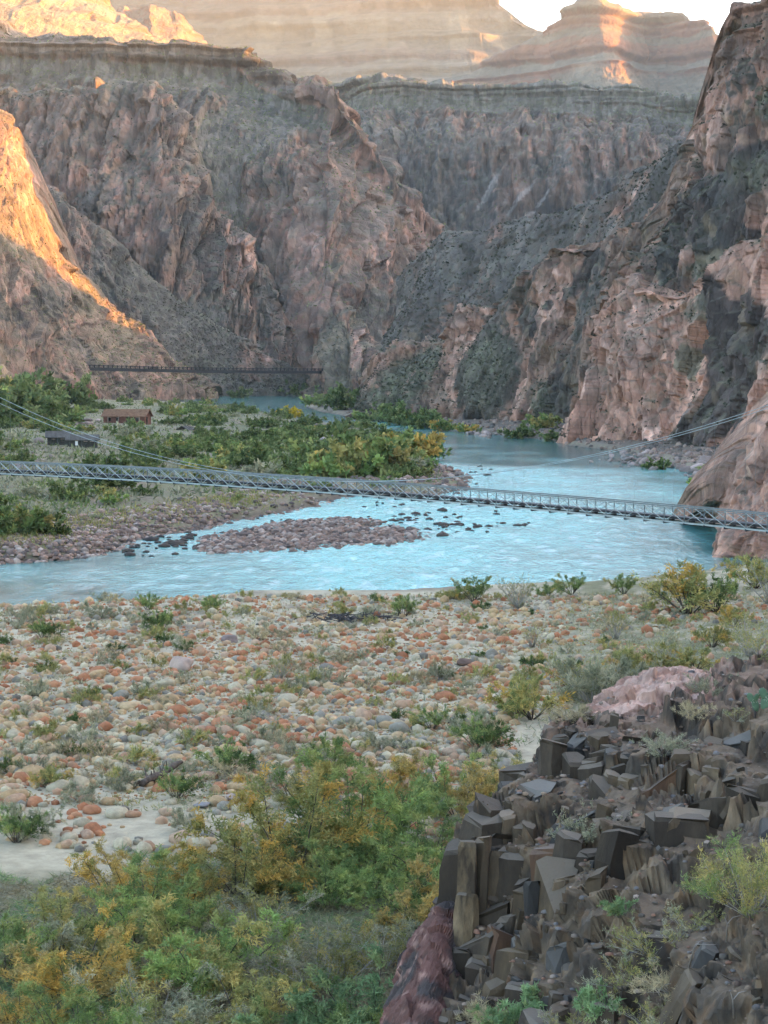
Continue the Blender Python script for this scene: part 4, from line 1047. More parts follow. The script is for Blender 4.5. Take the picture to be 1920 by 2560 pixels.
mids = [
    (570, 1935, 125, 'dark', 'dark green little tree rooted among the cobbles beyond the fallen log'),
    (400, 1582, 75, 'dark', 'dark green shrub on the shoreward cobbles left of the big boulder'),
    (110, 1600, 65, 'dark', 'small dark shrub near the left edge by the river'),
    (825, 1925, 110, 'green', 'green shrub on the cobbles above the thicket'),
    (1300, 1522, 95, 'bare', 'grey twiggy bush standing against the river'),
    (1370, 1495, 60, 'green', 'low green bush on the waterline right of the twiggy one'),
    (1430, 1488, 75, 'green', 'green bush on the waterline, wider of the row'),
    (1185, 1505, 80, 'green', 'green bush on the waterline left of the twiggy one'),
    (1150, 1500, 60, 'olive', 'yellow-green bush on the waterline by the driftwood'),
    (1560, 1485, 60, 'green', 'last small green bush of the waterline row'),
    (1720, 1535, 190, 'gold', 'broad bush with a yellow patch at the right end of the bar'),
    (1790, 1530, 130, 'dark', 'dark bush behind the yellow-patched one'),
    (1835, 1570, 80, 'gold', 'small yellow bush on the right hand slope'),
    (1890, 1470, 130, 'olive', 'olive bush cut by the right edge above the river'),
    (1925, 1510, 130, 'bare', 'brown twiggy bush cut by the right edge'),
    (1870, 1640, 120, 'bare', 'dark bare shrub leaning on the right slope'),
    (1780, 1620, 90, 'olive', 'olive shrub on the right slope below the yellow one'),
    (1540, 1600, 80, 'bare', 'thin ochre shrub on the bar with dark stems'),
    (1330, 1620, 80, 'bare', 'dark stemmed shrub at the edge of the cobbles'),
    (1680, 1675, 75, 'bare', 'upright brown stemmed shrub behind the pink slab'),
    (1740, 1680, 110, 'olive', 'yellow-olive bush behind the pink slab'),
    (1640, 1690, 90, 'olive', 'pale olive bush left of the brown stemmed one'),
    (1330, 1800, 150, 'olive', 'green and ochre bush beyond the upper dark blocks'),
    (1290, 1790, 100, 'green', 'green bush left of the ochre one beyond the dark blocks'),
    (1480, 1760, 190, 'sage', 'wide grey-blue bush beyond the pink slab'),
    (1560, 1755, 160, 'sage', 'grey-green bush touching the edge of the pink slab'),
    (1430, 1720, 110, 'olive', 'tan feathery bush behind the grey-blue one'),
    (1590, 1700, 100, 'olive', 'ochre bush above the grey-green one'),
    (1200, 1880, 120, 'dark', 'dark bush among cobbles left of the dark blocks'),
    (1170, 1840, 110, 'sage', 'grey bush among cobbles left of the dark blocks'),
    (1080, 1830, 90, 'green', 'green bush in the middle of the lower cobbles'),
    (70, 2090, 150, 'sage', 'grey bush on the pale sand at the left edge'),
    (40, 2110, 110, 'dark', 'dark shrub on the pale sand at the left edge'),
    (200, 2010, 95, 'sage', 'grey shrub above the pale sand'),
    (440, 2000, 100, 'dark', 'dark shrub between the fallen log and the golden tamarisk'),
    (470, 2080, 90, 'sage', 'grey shrub beside the pale sand and golden tamarisk'),
    (120, 1970, 90, 'olive', 'olive shrub at the left edge of the lower cobbles'),
    (300, 1975, 80, 'sage', 'grey shrub below the fallen log'),
    (860, 1545, 60, 'olive', 'yellowish shrub beside the driftwood heap'),
    (1010, 1540, 70, 'green', 'green shrub right of the driftwood heap'),
    (530, 1530, 60, 'green', 'green shrub on the shore left of the river stones'),
    (370, 1525, 55, 'green', 'small upright green shrub on the near shore'),
    (250, 1545, 60, 'sage', 'grey shrub on the near shore at left'),
    (60, 1560, 75, 'sage', 'grey-green shrub on the shore by the left edge'),
    (700, 1700, 70, 'bare', 'thin twiggy shrub in the middle of the cobbles'),
    (1100, 1700, 70, 'sage', 'grey shrub right of the dark boulder'),
    (950, 1880, 90, 'sage', 'grey shrub at the lower end of the cobbles')]
gr = np.random.default_rng(22)
for px, py, w, kd, lab in mids:
    q = ground_pt(px, py, 1.0); z = gz(q[0], q[1]); q = ground_pt(px, py, z)
    plant('riverside_shrub', SHR[kd], (q[0], q[1], gz(q[0], q[1]) - .03), w * q[1] / F / 1.6, gr.random() * 6.28, lab, 'shrub', 'shrubs on the cobble bar', TWIG if kd in ('sage', 'bare', 'dry') else BARK, zs=.85 + .35 * gr.random())

# tufts: a few hundred single clumps on the bar
TUF = [gen_bush(41 + k, .42, .42, ['sage', 'olive', 'dry', 'sage', 'dark', 'olive'][k], 10, 5, 12, .13, .02, -.1 if k != 4 else .2, stem_r=.008, tilt=70) for k in range(6)]
TNAME = ['grey-green', 'olive', 'straw-coloured', 'silvery', 'dark green', 'yellow-green']
def bar_points(n, seed, ymin=1500, ymax=2010, xmax=None):
    g = np.random.default_rng(seed)
    px = g.uniform(-60, 1980, n); py = ymin + (ymax - ymin) * g.random(n)
    q = ground_pt(px, py, .8)
    return px, py, q
px, py, q = bar_points(1500, 51)
h, k, s = g_height(q[:, :2])
ok = (s[0] > 1.0) & (px < 1750 - .5 * np.maximum(0, py - 1640)) & ~((px > 1250) & (py > 1800))
dens = .35 + .65 * sstep(-.1, .25, fbm(q / 6 + 4, 2)) + .4 * (py < 1560)
ok &= np.random.default_rng(5).random(len(px)) < dens
ids = np.where(ok)[0][:280]
g = np.random.default_rng(52)
def tz(x, y):
    return ('near the river' if y < 1610 else ('halfway down the bar' if y < 1780 else 'near the thicket')) + (', by the left edge' if x < 300 else (', left of centre' if x < 650 else (', at the middle' if x < 1000 else (', right of centre' if x < 1350 else ', by the right slope'))))
for i in ids:
    k = int(g.integers(0, 6)); sc = g.uniform(.9, 2.1)
    plant('tuft', TUF[k], (q[i, 0], q[i, 1], h[i] - .02), sc, g.random() * 6.28, TNAME[k] + ' tuft among the cobbles ' + tz(px[i], py[i]), 'tuft', TNAME[k] + ' tufts ' + tz(px[i], py[i]), TWIG)

# shrubs and small trees of the far bank
FARB = [gen_bush(61, 2.6, 2.8, 'mesq', 16, 9, 16, .42, .20, .3, second='green', frac2=.3, quad=True, sub_len=.4, tilt=70, t0=.1, base_spread=.5),
        gen_bush(62, 2.6, 2.6, 'dark', 16, 9, 16, .42, .20, .3, second='mesq', frac2=.5, quad=True, sub_len=.4, tilt=70, t0=.1, base_spread=.5),
        gen_bush(63, 2.6, 2.6, 'olive', 16, 9, 16, .40, .20, .3, second='green', frac2=.4, quad=True, sub_len=.4, tilt=70, t0=.1, base_spread=.5),
        gen_bush(64, 2.6, 2.6, 'bright', 16, 9, 16, .40, .20, .3, second='olive', frac2=.4, quad=True, sub_len=.4, tilt=70, t0=.1, base_spread=.5),
        gen_bush(65, 2.6, 2.4, 'sage', 16, 9, 12, .36, .14, .1, second='mesq', frac2=.3, quad=True, sub_len=.4, twigs=True, tilt=70, t0=.1, base_spread=.5),
        gen_bush(66, 2.6, 2.6, 'yellow', 16, 9, 16, .40, .22, .3, quad=True, sub_len=.4, tilt=70, t0=.1, base_spread=.5),
        gen_bush(67, 2.6, 2.6, 'gold', 16, 9, 16, .40, .20, .3, second='green', frac2=.5, quad=True, sub_len=.4, tilt=70, t0=.1, base_spread=.5)]
FN = ['dusty green mesquite', 'dark green mesquite', 'olive bush', 'bright green bush', 'grey half-bare bush', 'bright yellow bush', 'golden green willow']
special = [  # px, base py, width px, kind, label
    (728, 1042, 42, 5, 'bright yellow bush standing out on the far bank'),
    (880, 1208, 130, 6, 'yellow-green willow at the water end of the far bank'),
    (900, 1190, 150, 2, 'olive willow behind the yellow-green one'),
    (960, 1165, 120, 2, 'olive-green willow at the point of the far bank'),
    (1020, 1150, 120, 6, 'golden willow on the point of the far bank'),
    (1060, 1128, 80, 6, 'orange-tinged willow at the tip of the point'),
    (990, 1175, 110, 3, 'green willow on the cobble edge of the point'),
    (930, 1140, 110, 1, 'dark green willow behind the point'),
    (840, 1150, 130, 0, 'green mesquite inland of the yellow-green willow'),
    (860, 1195, 130, 3, 'leafy green willow beside the bridge truss'),
    (405, 1120, 60, 4, 'grey mesquite with round crown right of the sheds'),
    (340, 1100, 70, 4, 'grey bare mesquite below the bunkhouse'),
    (5, 975, 80, 3, 'bright green tree at the left edge below the trail'),
    (40, 985, 60, 6, 'yellow-tinged tree at the left edge below the trail'),
    (70, 1022, 130, 0, 'tall dusty mesquite at the left, highest of the far bank trees'),
    (150, 1020, 110, 1, 'tall dark tree left of the bunkhouse roof'),
    (20, 1050, 150, 1, 'tall dark tree at the left edge above the cables'),
    (110, 1062, 120, 0, 'broad mesquite on the slope above the sheds'),
    (-30, 1010, 130, 3, 'green tree cut by the left edge below the trail'),
    (30, 1340, 120, 2, 'olive bush on the far bank at the left edge'),
    (20, 1300, 80, 1, 'dark bush on the far bank under the bridge'),
    (275, 1225, 85, 1, 'dark round bush under the bridge on the far bank'),
    (180, 1250, 70, 0, 'green bush under the bridge'),
    (1800, 1195, 110, 3, 'bright green bush growing on the right hand boulders'),
    (1640, 1148, 45, 1, 'dark bush at the foot of the right cliff'),
    (1360, 1080, 60, 2, 'olive bush on the beach below the right spur'),
    (1300, 1078, 60, 1, 'dark bush on the beach below the right spur'),
    (1395, 1085, 50, 1, 'dark bush in the corner between spur and cliff'),
    (1170, 1066, 40, 6, 'small yellow-green bush by the leaning rock foot'),
    (1110, 1062, 50, 6, 'gold-flecked bush on the right bank upstream'),
    (1060, 1056, 70, 1, 'dark bush on the right bank upstream'),
    (1010, 1048, 80, 1, 'dark green bush on the upstream beach'),
    (950, 1040, 80, 0, 'green bush on the upstream beach'),
    (880, 1025, 90, 1, 'broad dark bush on the upstream sand bar'),
    (820, 1020, 80, 0, 'green bush on the upstream sand bar'),
    (1000, 1030, 60, 0, 'green bush at the foot of the far scree'),
    (690, 968, 25, 6, 'tiny golden bush on the rocks under the far bridge'),
    (480, 980, 45, 0, 'bush at the water edge below the far bridge'),
    (600, 988, 40, 1, 'dark bush on the far shore pool'),
    (760, 985, 60, 0, 'green bush below the end of the far bridge')]
gr = np.random.default_rng(23)
for px_, py_, w, kd, lab in special:
    q_ = ground_pt(px_, py_, 2.0); z = gz(q_[0], q_[1]); 
    if z > 0: q_ = ground_pt(px_, py_, min(z, 6))
    plant('far_bank_bush', FARB[kd], (q_[0], q_[1], max(gz(q_[0], q_[1]), 0) - .1), w * q_[1] / F / 4.4, gr.random() * 6.28, lab, 'bush', 'bushes of the far banks', zs=.8 + .35 * gr.random())
g = np.random.default_rng(71)
n = 1300
px_ = g.uniform(-80, 1060, n); py_ = 1000 + 330 * g.random(n) ** 1.25
q_ = ground_pt(px_, py_, 3.0); h_, k_, s_ = g_height(q_[:, :2])
den = np.where(py_ < 1180, .95, .16) * np.where((px_ < 330) & (py_ > 1085) & (py_ < 1180), .25, 1) * np.where((px_ > 480) & (px_ < 640) & (py_ > 1150), .3, 1)
keep = (s_[1] > 4) & (g.random(n) < den) & (k_ == 1)
for bx, by, rx, ry in ((318, 1045, 95, 20), (146, 1112, 75, 22), (206, 1116, 85, 24), (465, 1075, 40, 18), (250, 1140, 60, 14)):
    keep &= ~((np.abs(px_ - bx) < rx) & (py_ > by - ry) & (py_ < by + ry * 2.2))
ids = np.where(keep)[0][:265]
def zone(x, y):
    band = 'by the upstream water' if y < 1045 else ('level with the buildings' if y < 1110 else ('just beyond the bridge' if y < 1200 else 'below the bridge'))
    side = 'at the left edge' if x < 110 else ('above the sheds' if x < 250 else ('around the bunkhouse' if x < 400 else ('near the open shelter' if x < 560 else ('in mid thicket' if x < 780 else 'toward the point'))))
    return band + ', ' + side
for i in ids:
    kd = int(g.choice([0, 1, 2, 3, 4], p=[.40, .30, .10, .06, .14]))
    d = q_[i, 1]; size = g.uniform(.6, 1.35) * (1 if py_[i] < 1180 else .6)
    plant('far_bank_bush', FARB[kd], (q_[i, 0], d, h_[i] - .1), size, g.random() * 6.28, FN[kd] + ' on the far bank ' + zone(px_[i], py_[i]), 'bush', FN[kd] + 's ' + zone(px_[i], py_[i]), zs=.75 + .4 * g.random())
print('plants', round(time.time() - T0, 1))
# ------------------------------------------------------------------ cobbles and boulders
def ico(sub):
    import bmesh
    bm = bmesh.new(); bmesh.ops.create_icosphere(bm, subdivisions=sub, radius=1.0)
    bm.verts.ensure_lookup_table()
    V = np.array([v.co[:] for v in bm.verts]); T = np.array([[v.index for v in f.verts] for f in bm.faces]); bm.free()
    return V, T
I1, T1 = ico(1); I2, T2 = ico(2); I3, T3 = ico(3)

def stone_shape(seed, V, angular=0.0):
    g = np.random.default_rng(seed)
    v = V.copy()
    # worn faces: cut by a few random planes
    for _ in range(9):
        n = unit(g.normal(size=3)); c = g.uniform(.62, .95) - .12 * angular
        dd = v @ n; v = np.where((dd > c)[:, None], v - (dd - c)[:, None] * n * (.75 + .25 * angular), v)
    v = v * (1 + .10 * fbm(V * 1.3 + seed * 3.7, 2)[:, None])
    return v * np.array([1, .8 + .25 * g.random(), .62 + .2 * g.random()])

SC = {  # stone colours
    'rust': [(.40, .18, .10), (.32, .135, .075), (.44, .22, .13)],
    'tan': [(.42, .30, .18), (.46, .34, .215), (.36, .25, .15)],
    'pale': [(.44, .39, .30), (.37, .335, .265), (.50, .44, .335)],
    'pink': [(.41, .275, .195), (.36, .22, .15), (.43, .31, .235)],
    'grey': [(.22, .21, .19), (.27, .255, .23), (.17, .158, .145)]}
SN = {'rust': 'rust-red', 'tan': 'tan', 'pale': 'pale grey-white', 'pink': 'pinkish', 'grey': 'dark grey'}
def stone_mat(name, cs):
    m, N, L, bs = new_mat(name)
    oi = N.new('ShaderNodeObjectInfo'); tc = N.new('ShaderNodeTexCoord')
    cr = N.new('ShaderNodeValToRGB')
    e = cr.color_ramp.elements; e[0].color = (*cs[0], 1); e[1].color = (*cs[2], 1); x = e.new(.5); x.color = (*cs[1], 1)
    L.new(oi.outputs['Random'], cr.inputs[0])
    nz = N.new('ShaderNodeTexNoise'); nz.inputs['Scale'].default_value = 2.2; nz.inputs['Detail'].default_value = 7; nz.inputs['Roughness'].default_value = .7
    L.new(tc.outputs['Object'], nz.inputs['Vector'])
    mr = N.new('ShaderNodeMapRange'); mr.inputs[1].default_value = .3; mr.inputs[2].default_value = .7; mr.inputs[3].default_value = .72; mr.inputs[4].default_value = 1.2
    L.new(nz.outputs[0], mr.inputs[0])
    s = N.new('ShaderNodeVectorMath'); s.operation = 'SCALE'; L.new(cr.outputs[0], s.inputs[0]); L.new(mr.outputs[0], s.inputs['Scale'])
    L.new(s.outputs[0], bs.inputs['Base Color']); bs.inputs['Roughness'].default_value = .9; bs.inputs['Specular IOR Level'].default_value = .25
    b = N.new('ShaderNodeBump'); b.inputs['Strength'].default_value = .6; b.inputs['Distance'].default_value = .05
    L.new(nz.outputs[0], b.inputs['Height']); L.new(b.outputs[0], bs.inputs['Normal'])
    return m
SM = {k: stone_mat(k + '_stone', [(a * .9, b * .86, d * .74) for a, b, d in c]) for k, c in SC.items()}
g = np.random.default_rng(81)
N = 14500
px = g.uniform(-30, 1940, N); py = 1492 + 640 * g.random(N) ** 1.05
q = ground_pt(px, py, .9); h, k, s = g_height(q[:, :2])
q = ground_pt(px, py, np.clip(h, 0, 4)); h, k, s = g_height(q[:, :2])
patch = fbm(q / 7 + 1, 3); patch2 = fbm(q / 3.0 + 8, 2)
# stones thin out into the sand at lower left and the scrub at right
dens = 1.0 - .85 * sstep(1880, 2080, py + 90 * patch) - .75 * sstep(1250, 1480, px - .35 * (1700 - py) + 150 * patch) * (py > 1560) 
dens = dens - .35 * sstep(.05, .3, -patch2)
keep = (s[0] > .3) & (g.random(N) < dens) & ~((px > 1290) & (py > 1790))
px, py, q, h, patch = px[keep], py[keep], q[keep], h[keep], patch[keep]
N = len(px)
size = .13 + .30 * g.random(N) ** 2.4 + .14 * (g.random(N) < .09)
red = sstep(-.25, .25, fbm(q / 11 + 30, 2) + .25 * (py < 1760) - .08)
kinds = np.array(['rust', 'tan', 'pale', 'pink', 'grey'])
pr = np.stack([.06 + .28 * red, .30 - .04 * red, .30 - .20 * red, .20 + 0 * red, .12 - .06 * red], -1); pr /= pr.sum(1, keepdims=True)
kc = (pr.cumsum(1) < g.random(N)[:, None]).sum(1)
kc = np.minimum(kc, 4)
vis = size / q[:, 1]
order = np.argsort(-vis)
big, rest = order[:300], order[300:]
VAR = [(stone_shape(200 + i, I2)) for i in range(7)]
BM = {(i, kk): make_mesh('boulder', VAR[i], tris=T2) for i in range(7) for kk in kinds}
for i in big:
    kk = kinds[kc[i]]; sc = size[i] * 1.15
    far = 'near the river' if py[i] < 1620 else ('halfway down the bar' if py[i] < 1800 else 'near the thicket')
    side = 'by the left edge' if px[i] < 260 else ('left of centre' if px[i] < 640 else ('at the middle' if px[i] < 960 else ('right of centre' if px[i] < 1300 else 'by the right slope')))
    big_ = 'large ' if size[i] > .42 else ''
    o = obj('boulder', BM[(int(g.integers(0, 7)), kk)], SM[kk], label='%srounded %s boulder %s, %s' % (big_, SN[kk], far, side), cat='boulder', group='%s%s boulders %s, %s' % (big_, SN[kk], far, side))
    o.location = (q[i, 0], q[i, 1], h[i] + sc * .2); o.scale = (sc, sc * g.uniform(.8, 1.1), sc * g.uniform(.75, 1.05))
    o.rotation_euler = (g.normal() * .2, g.normal() * .2, g.random() * 6.28)

def pile(name, pos, sizes, cols, seed, sink=.2, flat=1.0, label=None, kind='stuff', top=True, mat=None):
    g = np.random.default_rng(seed)
    V0 = []; 
    for i in range(12):
        v = stone_shape(300 + i, I1); V0.append(v)
    keepf = T1[(I1[T1].mean(1)[:, 2] > -.5)] if top else T1
    n = len(pos); ii = g.integers(0, 12, n); a = g.random(n) * 6.28
    base = np.stack(V0)[ii]
    ca, sa = np.cos(a)[:, None], np.sin(a)[:, None]
    x = base[..., 0] * ca - base[..., 1] * sa; y = base[..., 0] * sa + base[..., 1] * ca; z = base[..., 2] * flat * (.8 + .4 * g.random((n, 1)))
    V = np.stack([x, y, z], -1) * sizes[:, None, None] + pos[:, None, :] + np.array([0, 0, 1.0]) * (sizes * sink)[:, None, None]
    F_ = (keepf[None] + (np.arange(n) * len(I1))[:, None, None]).reshape(-1, 3)
    C = np.repeat(cols, len(I1), 0)
    return obj(name, make_mesh(name, V.reshape(-1, 3), tris=F_, cols=C), mat or STONES, kind=kind, label=label, cat=None)
for _k in SC: SC[_k] = [(a * .9, b * .86, c * .74) for a, b, c in SC[_k]]
STONES = col_mat('loose_stones', var_scale=3.0, var=.28, bump_scale=6, bump_dist=.03)
allc = np.array([SC[k] for k in kinds])
cc = allc[kc[rest], g.integers(0, 3, len(rest))] * (.8 + .4 * g.random((len(rest), 1)))
pile('cobbles', np.stack([q[rest, 0], q[rest, 1], h[rest]], -1), size[rest], cc, 91)

# gravel between them
g = np.random.default_rng(92); n = 12000
px_ = g.uniform(-30, 1700, n); py_ = 1488 + 560 * g.random(n); qg = ground_pt(px_, py_, .9); hg, kg, sg_ = g_height(qg[:, :2])
okg = (sg_[0] > .2) & ~((px_ > 1290) & (py_ > 1790)); qg, hg = qg[okg], hg[okg]; n = len(qg)
I0, T0_ = ico(1); I0 = I0[:12]; T0_ = np.array([[0, 1, 2]])
from itertools import combinations
dd = np.linalg.norm(I0[:, None] - I0[None], axis=-1); T0_ = np.array([t for t in combinations(range(12), 3) if all(dd[a, b] < 1.1 for a, b in combinations(t, 2))])
T0_ = np.array([t if np.dot(np.cross(I0[t[1]] - I0[t[0]], I0[t[2]] - I0[t[0]]), I0[t[0]]) > 0 else t[::-1] for t in T0_])
sc_ = (.045 + .075 * g.random(n) ** 2)[:, None, None] * np.stack([.8 + .5 * g.random(n), .8 + .5 * g.random(n), .5 + .3 * g.random(n)], -1)[:, None, :]
Vg = I0[None] * sc_ + np.concatenate([qg[:, :2], hg[:, None] + .01], 1)[:, None, :]
kk_ = g.choice(5, n, p=[.2, .3, .25, .15, .10]); cg = allc[kk_, g.integers(0, 3, n)] * (.7 + .5 * g.random((n, 1))) * np.array([.9, .86, .76])
obj('gravel', make_mesh('gravel', Vg.reshape(-1, 3), tris=(T0_[None] + (np.arange(n) * 12)[:, None, None]).reshape(-1, 3), cols=np.repeat(cg, 12, 0)), STONES, kind='stuff')

# named single stones
def big_stone(name, px_, py_, w, seed, matc, label, zs=.8, ang=1.0, cat='boulder'):
    q_ = ground_pt(px_, py_, .9); hh = gz(q_[0], q_[1]); q_ = ground_pt(px_, py_, hh)
    sc = w * q_[1] / F / 2
    o = obj(name, make_mesh(name, stone_shape(seed, I3, ang), tris=T3), matc, label=label, cat=cat, loc=(q_[0], q_[1] + sc * .4, hh + sc * .32))
    o.scale = (sc, sc * .8, sc * zs); o.rotation_euler = (0, .08, seed)
    return o
SLABM = stone_mat('pale_pink_slab_stone', [(.36, .27, .215), (.40, .30, .235), (.33, .25, .20)])
DARKM = stone_mat('dark_brown_stone', [(.11, .075, .06), (.13, .085, .065), (.10, .07, .06)])
big_stone('large_boulder', 452, 1680, 88, 401, SLABM, 'largest angular pinkish-grey boulder in the middle of the cobbles', 1.0, 1.2)
big_stone('large_boulder', 575, 1612, 52, 402, stone_mat('mauve_stone', [(.20, .155, .14), (.23, .175, .155), (.18, .14, .13)]), 'mauve-grey boulder shoreward of the largest boulder')
big_stone('large_boulder', 1163, 1665, 50, 403, DARKM, 'dark brown boulder alone among pale cobbles', .7)
big_stone('large_boulder', 590, 2008, 80, 404, SLABM, 'flat pale pink slab by the top of the golden tamarisk', .35)
big_stone('large_boulder', 505, 2022, 50, 405, stone_mat('slate_stone', [(.19, .18, .175), (.22, .205, .2), (.17, .16, .155)]), 'flat slate-grey stone left of the pale pink slab', .4)
big_stone('large_boulder', 427, 2015, 42, 406, SM['pale'], 'pale blue-grey rounded boulder on the sand by the log', .9, .2)
big_stone('large_boulder', 215, 2098, 48, 407, SM['pink'], 'pink rounded boulder half sunk in the pale sand', .9, .2)
big_stone('large_boulder', 165, 2096, 42, 408, SM['pink'], 'smaller pink boulder beside the half sunk one', .8, .2)
big_stone('large_boulder', 30, 2070, 56, 409, SM['rust'], 'broken rust-red boulder at the left edge above the sand', .9, 1)
big_stone('large_boulder', 100, 2045, 60, 410, SM['pale'], 'whitish boulder right of the broken red one', .7, .2)
big_stone('large_boulder', 1480, 1735, 30, 411, SM['pale'], 'white boulder lying in the grey-blue bush', .8, .1)
big_stone('large_boulder', 500, 1640, 46, 412, SM['rust'], 'rust boulder touching the largest boulder', .8, .4)

# island, far bank shore and the stones in the riffle
def scatter_poly(n, seed, xr, yr, cond, z0=0.2):
    g = np.random.default_rng(seed)
    px = g.uniform(*xr, n); py = g.uniform(*yr, n)
    q = ground_pt(px, py, z0); h, k, s = g_height(q[:, :2])
    m = cond(px, py, h, k, s)
    return q[m], h[m], px[m], py[m], s[:, m]
RB = np.array([(.20, .135, .105), (.155, .11, .09), (.25, .17, .13), (.11, .085, .075), (.30, .24, .20)])
q1, h1, px1, py1, s1 = scatter_poly(4200, 101, (480, 1080), (1288, 1390), lambda px, py, h, k, s: (s[2] > -2.5 * np.random.default_rng(1).random(len(px)) ** 2))
g = np.random.default_rng(102)
sz = .22 + .35 * g.random(len(q1)) ** 2
pile('island_cobbles', np.stack([q1[:, 0], q1[:, 1], np.maximum(h1, -.1)], -1), sz, RB[g.integers(0, 5, len(q1))] * (.7 + .6 * g.random((len(q1), 1))), 103, flat=.8)
q2, h2, px2, py2, s2 = scatter_poly(7000, 111, (-60, 1180), (1110, 1410), lambda px, py, h, k, s: (s[1] > -1.5) & (s[1] < 14 + 10 * (px > 850)) & (k != 0) & (s[2] < -3))
g = np.random.default_rng(112)
sz = (.25 + .40 * g.random(len(q2)) ** 2) * (1 + .7 * (py2 < 1230))
pile('shore_cobbles', np.stack([q2[:, 0], q2[:, 1], np.maximum(h2, -.1)], -1), sz, RB[g.integers(0, 5, len(q2))] * (.75 + .7 * g.random((len(q2), 1))), 113, flat=.8)
q3, h3_, px3, py3, s3_ = scatter_poly(6000, 116, (-60, 620), (1285, 1412), lambda px, py, h, k, s: (s[1] > -1.0) & (s[1] < 9) & (s[2] < -2))
g = np.random.default_rng(117)
pile('bank_cobbles', np.stack([q3[:, 0], q3[:, 1], np.maximum(h3_, -.1)], -1), .18 + .35 * g.random(len(q3)) ** 2, RB[g.integers(0, 5, len(q3))] * (.75 + .7 * g.random((len(q3), 1))), 118, flat=.8)
# single dark stones standing in the riffle
DK = stone_mat('wet_stone', [(.055, .045, .04), (.075, .06, .05), (.045, .04, .037)])
RIM = [make_mesh('riffle_stone', stone_shape(500 + i, I1), tris=T1) for i in range(5)]
g = np.random.default_rng(121)
clusters = [(1110, 1318, 70, 22, 26), (1010, 1300, 60, 14, 16), (1215, 1318, 55, 9, 12), (1100, 1285, 110, 12, 12), (450, 1352, 60, 20, 26), (330, 1372, 90, 14, 24), (400, 1345, 60, 12, 10), (1180, 1190, 35, 22, 14), (1310, 1312, 30, 6, 4), (1000, 1262, 80, 8, 8), (700, 1300, 90, 5, 8), (930, 1318, 25, 18, 8)]
for cx_, cy_, rx, ry, n in clusters:
    for _ in range(n):
        a, b = cx_ + g.normal() * rx * .6, cy_ + g.normal() * ry * .6
        q_ = ground_pt(a, b, 0); sc = g.uniform(.25, .75) * (1.3 if g.random() < .15 else .8)
        where = 'right of the gravel island' if cx_ > 940 and cy_ > 1230 else ('left of the gravel island' if cx_ < 600 else ('off the point of the far bank' if cy_ < 1230 else 'behind the gravel island'))
        o = obj('riffle_stone', RIM[int(g.integers(0, 5))], DK, label='wet dark stone breaking the riffle ' + where, cat='stone', group='stones in the riffle ' + where, loc=(q_[0], q_[1], .05))
        o.scale = (sc * 1.2, sc, sc * .75); o.rotation_euler = (0, 0, g.random() * 6.28)
# boulders on the right bank and at the foot of the walls
RBM = [make_mesh('bank_boulder', stone_shape(600 + i, I2, 1.0), tris=T2) for i in range(6)]
g = np.random.default_rng(131)
BK = stone_mat('bank_stone', [(.30, .22, .18), (.17, .14, .125), (.40, .31, .27)])
for cx_, cy_, rx, ry, n, smin, smax, where in [(1620, 1142, 75, 14, 80, .4, 1.5, 'at the foot of the pink right cliff'), (1740, 1172, 45, 12, 22, .6, 2.2, 'in front of the bright green bush'), (1800, 1203, 25, 14, 22, .4, 1.2, 'beside the near pink rock'), (1540, 1125, 40, 6, 14, .4, 1.1, 'at the foot of the pink right cliff'), (1240, 1082, 50, 4, 12, .8, 2.0, 'on the beach under the right spur'), (1190, 1076, 30, 4, 8, .8, 1.8, 'on the beach under the right spur'), (820, 1110, 40, 12, 26, .8, 2.4, 'in the pale rubble patch of the far bank'), (800, 1100, 60, 25, 16, .6, 1.6, 'in the pale rubble patch of the far bank'), (60, 1185, 60, 20, 20, .5, 1.5, 'under the bridge on the far bank'), (40, 1140, 40, 10, 6, 1.0, 2.6, 'left of the sheds'), (770, 1190, 60, 10, 22, .5, 1.3, 'beside the bridge truss on the far bank'), (200, 1078, 50, 8, 14, .8, 2.0, 'on the slope behind the sheds')]:
    for _ in range(n):
        a, b = cx_ + g.normal() * rx * .6, cy_ + g.normal() * ry * .6
        q_ = ground_pt(a, b, 1.0 if cy_ > 1000 else .5); hh = gz(q_[0], q_[1]); sc = smin + (smax - smin) * g.random() ** 2
        o = obj('bank_boulder', RBM[int(g.integers(0, 6))], BK if cx_ > 1000 or g.random() < .3 else SM['tan'], label='angular boulder ' + where, cat='boulder', group='boulders ' + where, loc=(q_[0], q_[1], max(hh, 0) + sc * .2))
        o.scale = (sc, sc * .9, sc * g.uniform(.6, 1)); o.rotation_euler = (g.normal() * .3, g.normal() * .3, g.random() * 6.28)

q4, h4_, px4, py4, s4_ = scatter_poly(9000, 136, (860, 1880), (1030, 1225), lambda px, py, h, k, s: (k == 3) & (s[3] > -.8) & (s[3] < 26), .8)
g = np.random.default_rng(137)
pile('bank_rubble', np.stack([q4[:, 0], q4[:, 1], np.maximum(h4_, 0)], -1), (.18 + .75 * g.random(len(q4)) ** 3) * (1 + .3 * (py4 < 1100)), np.array([(.20, .14, .11), (.12, .10, .085), (.27, .19, .15), (.09, .08, .07), (.24, .18, .14)])[g.integers(0, 5, len(q4))] * (.7 + .6 * g.random((len(q4), 1))), 138)
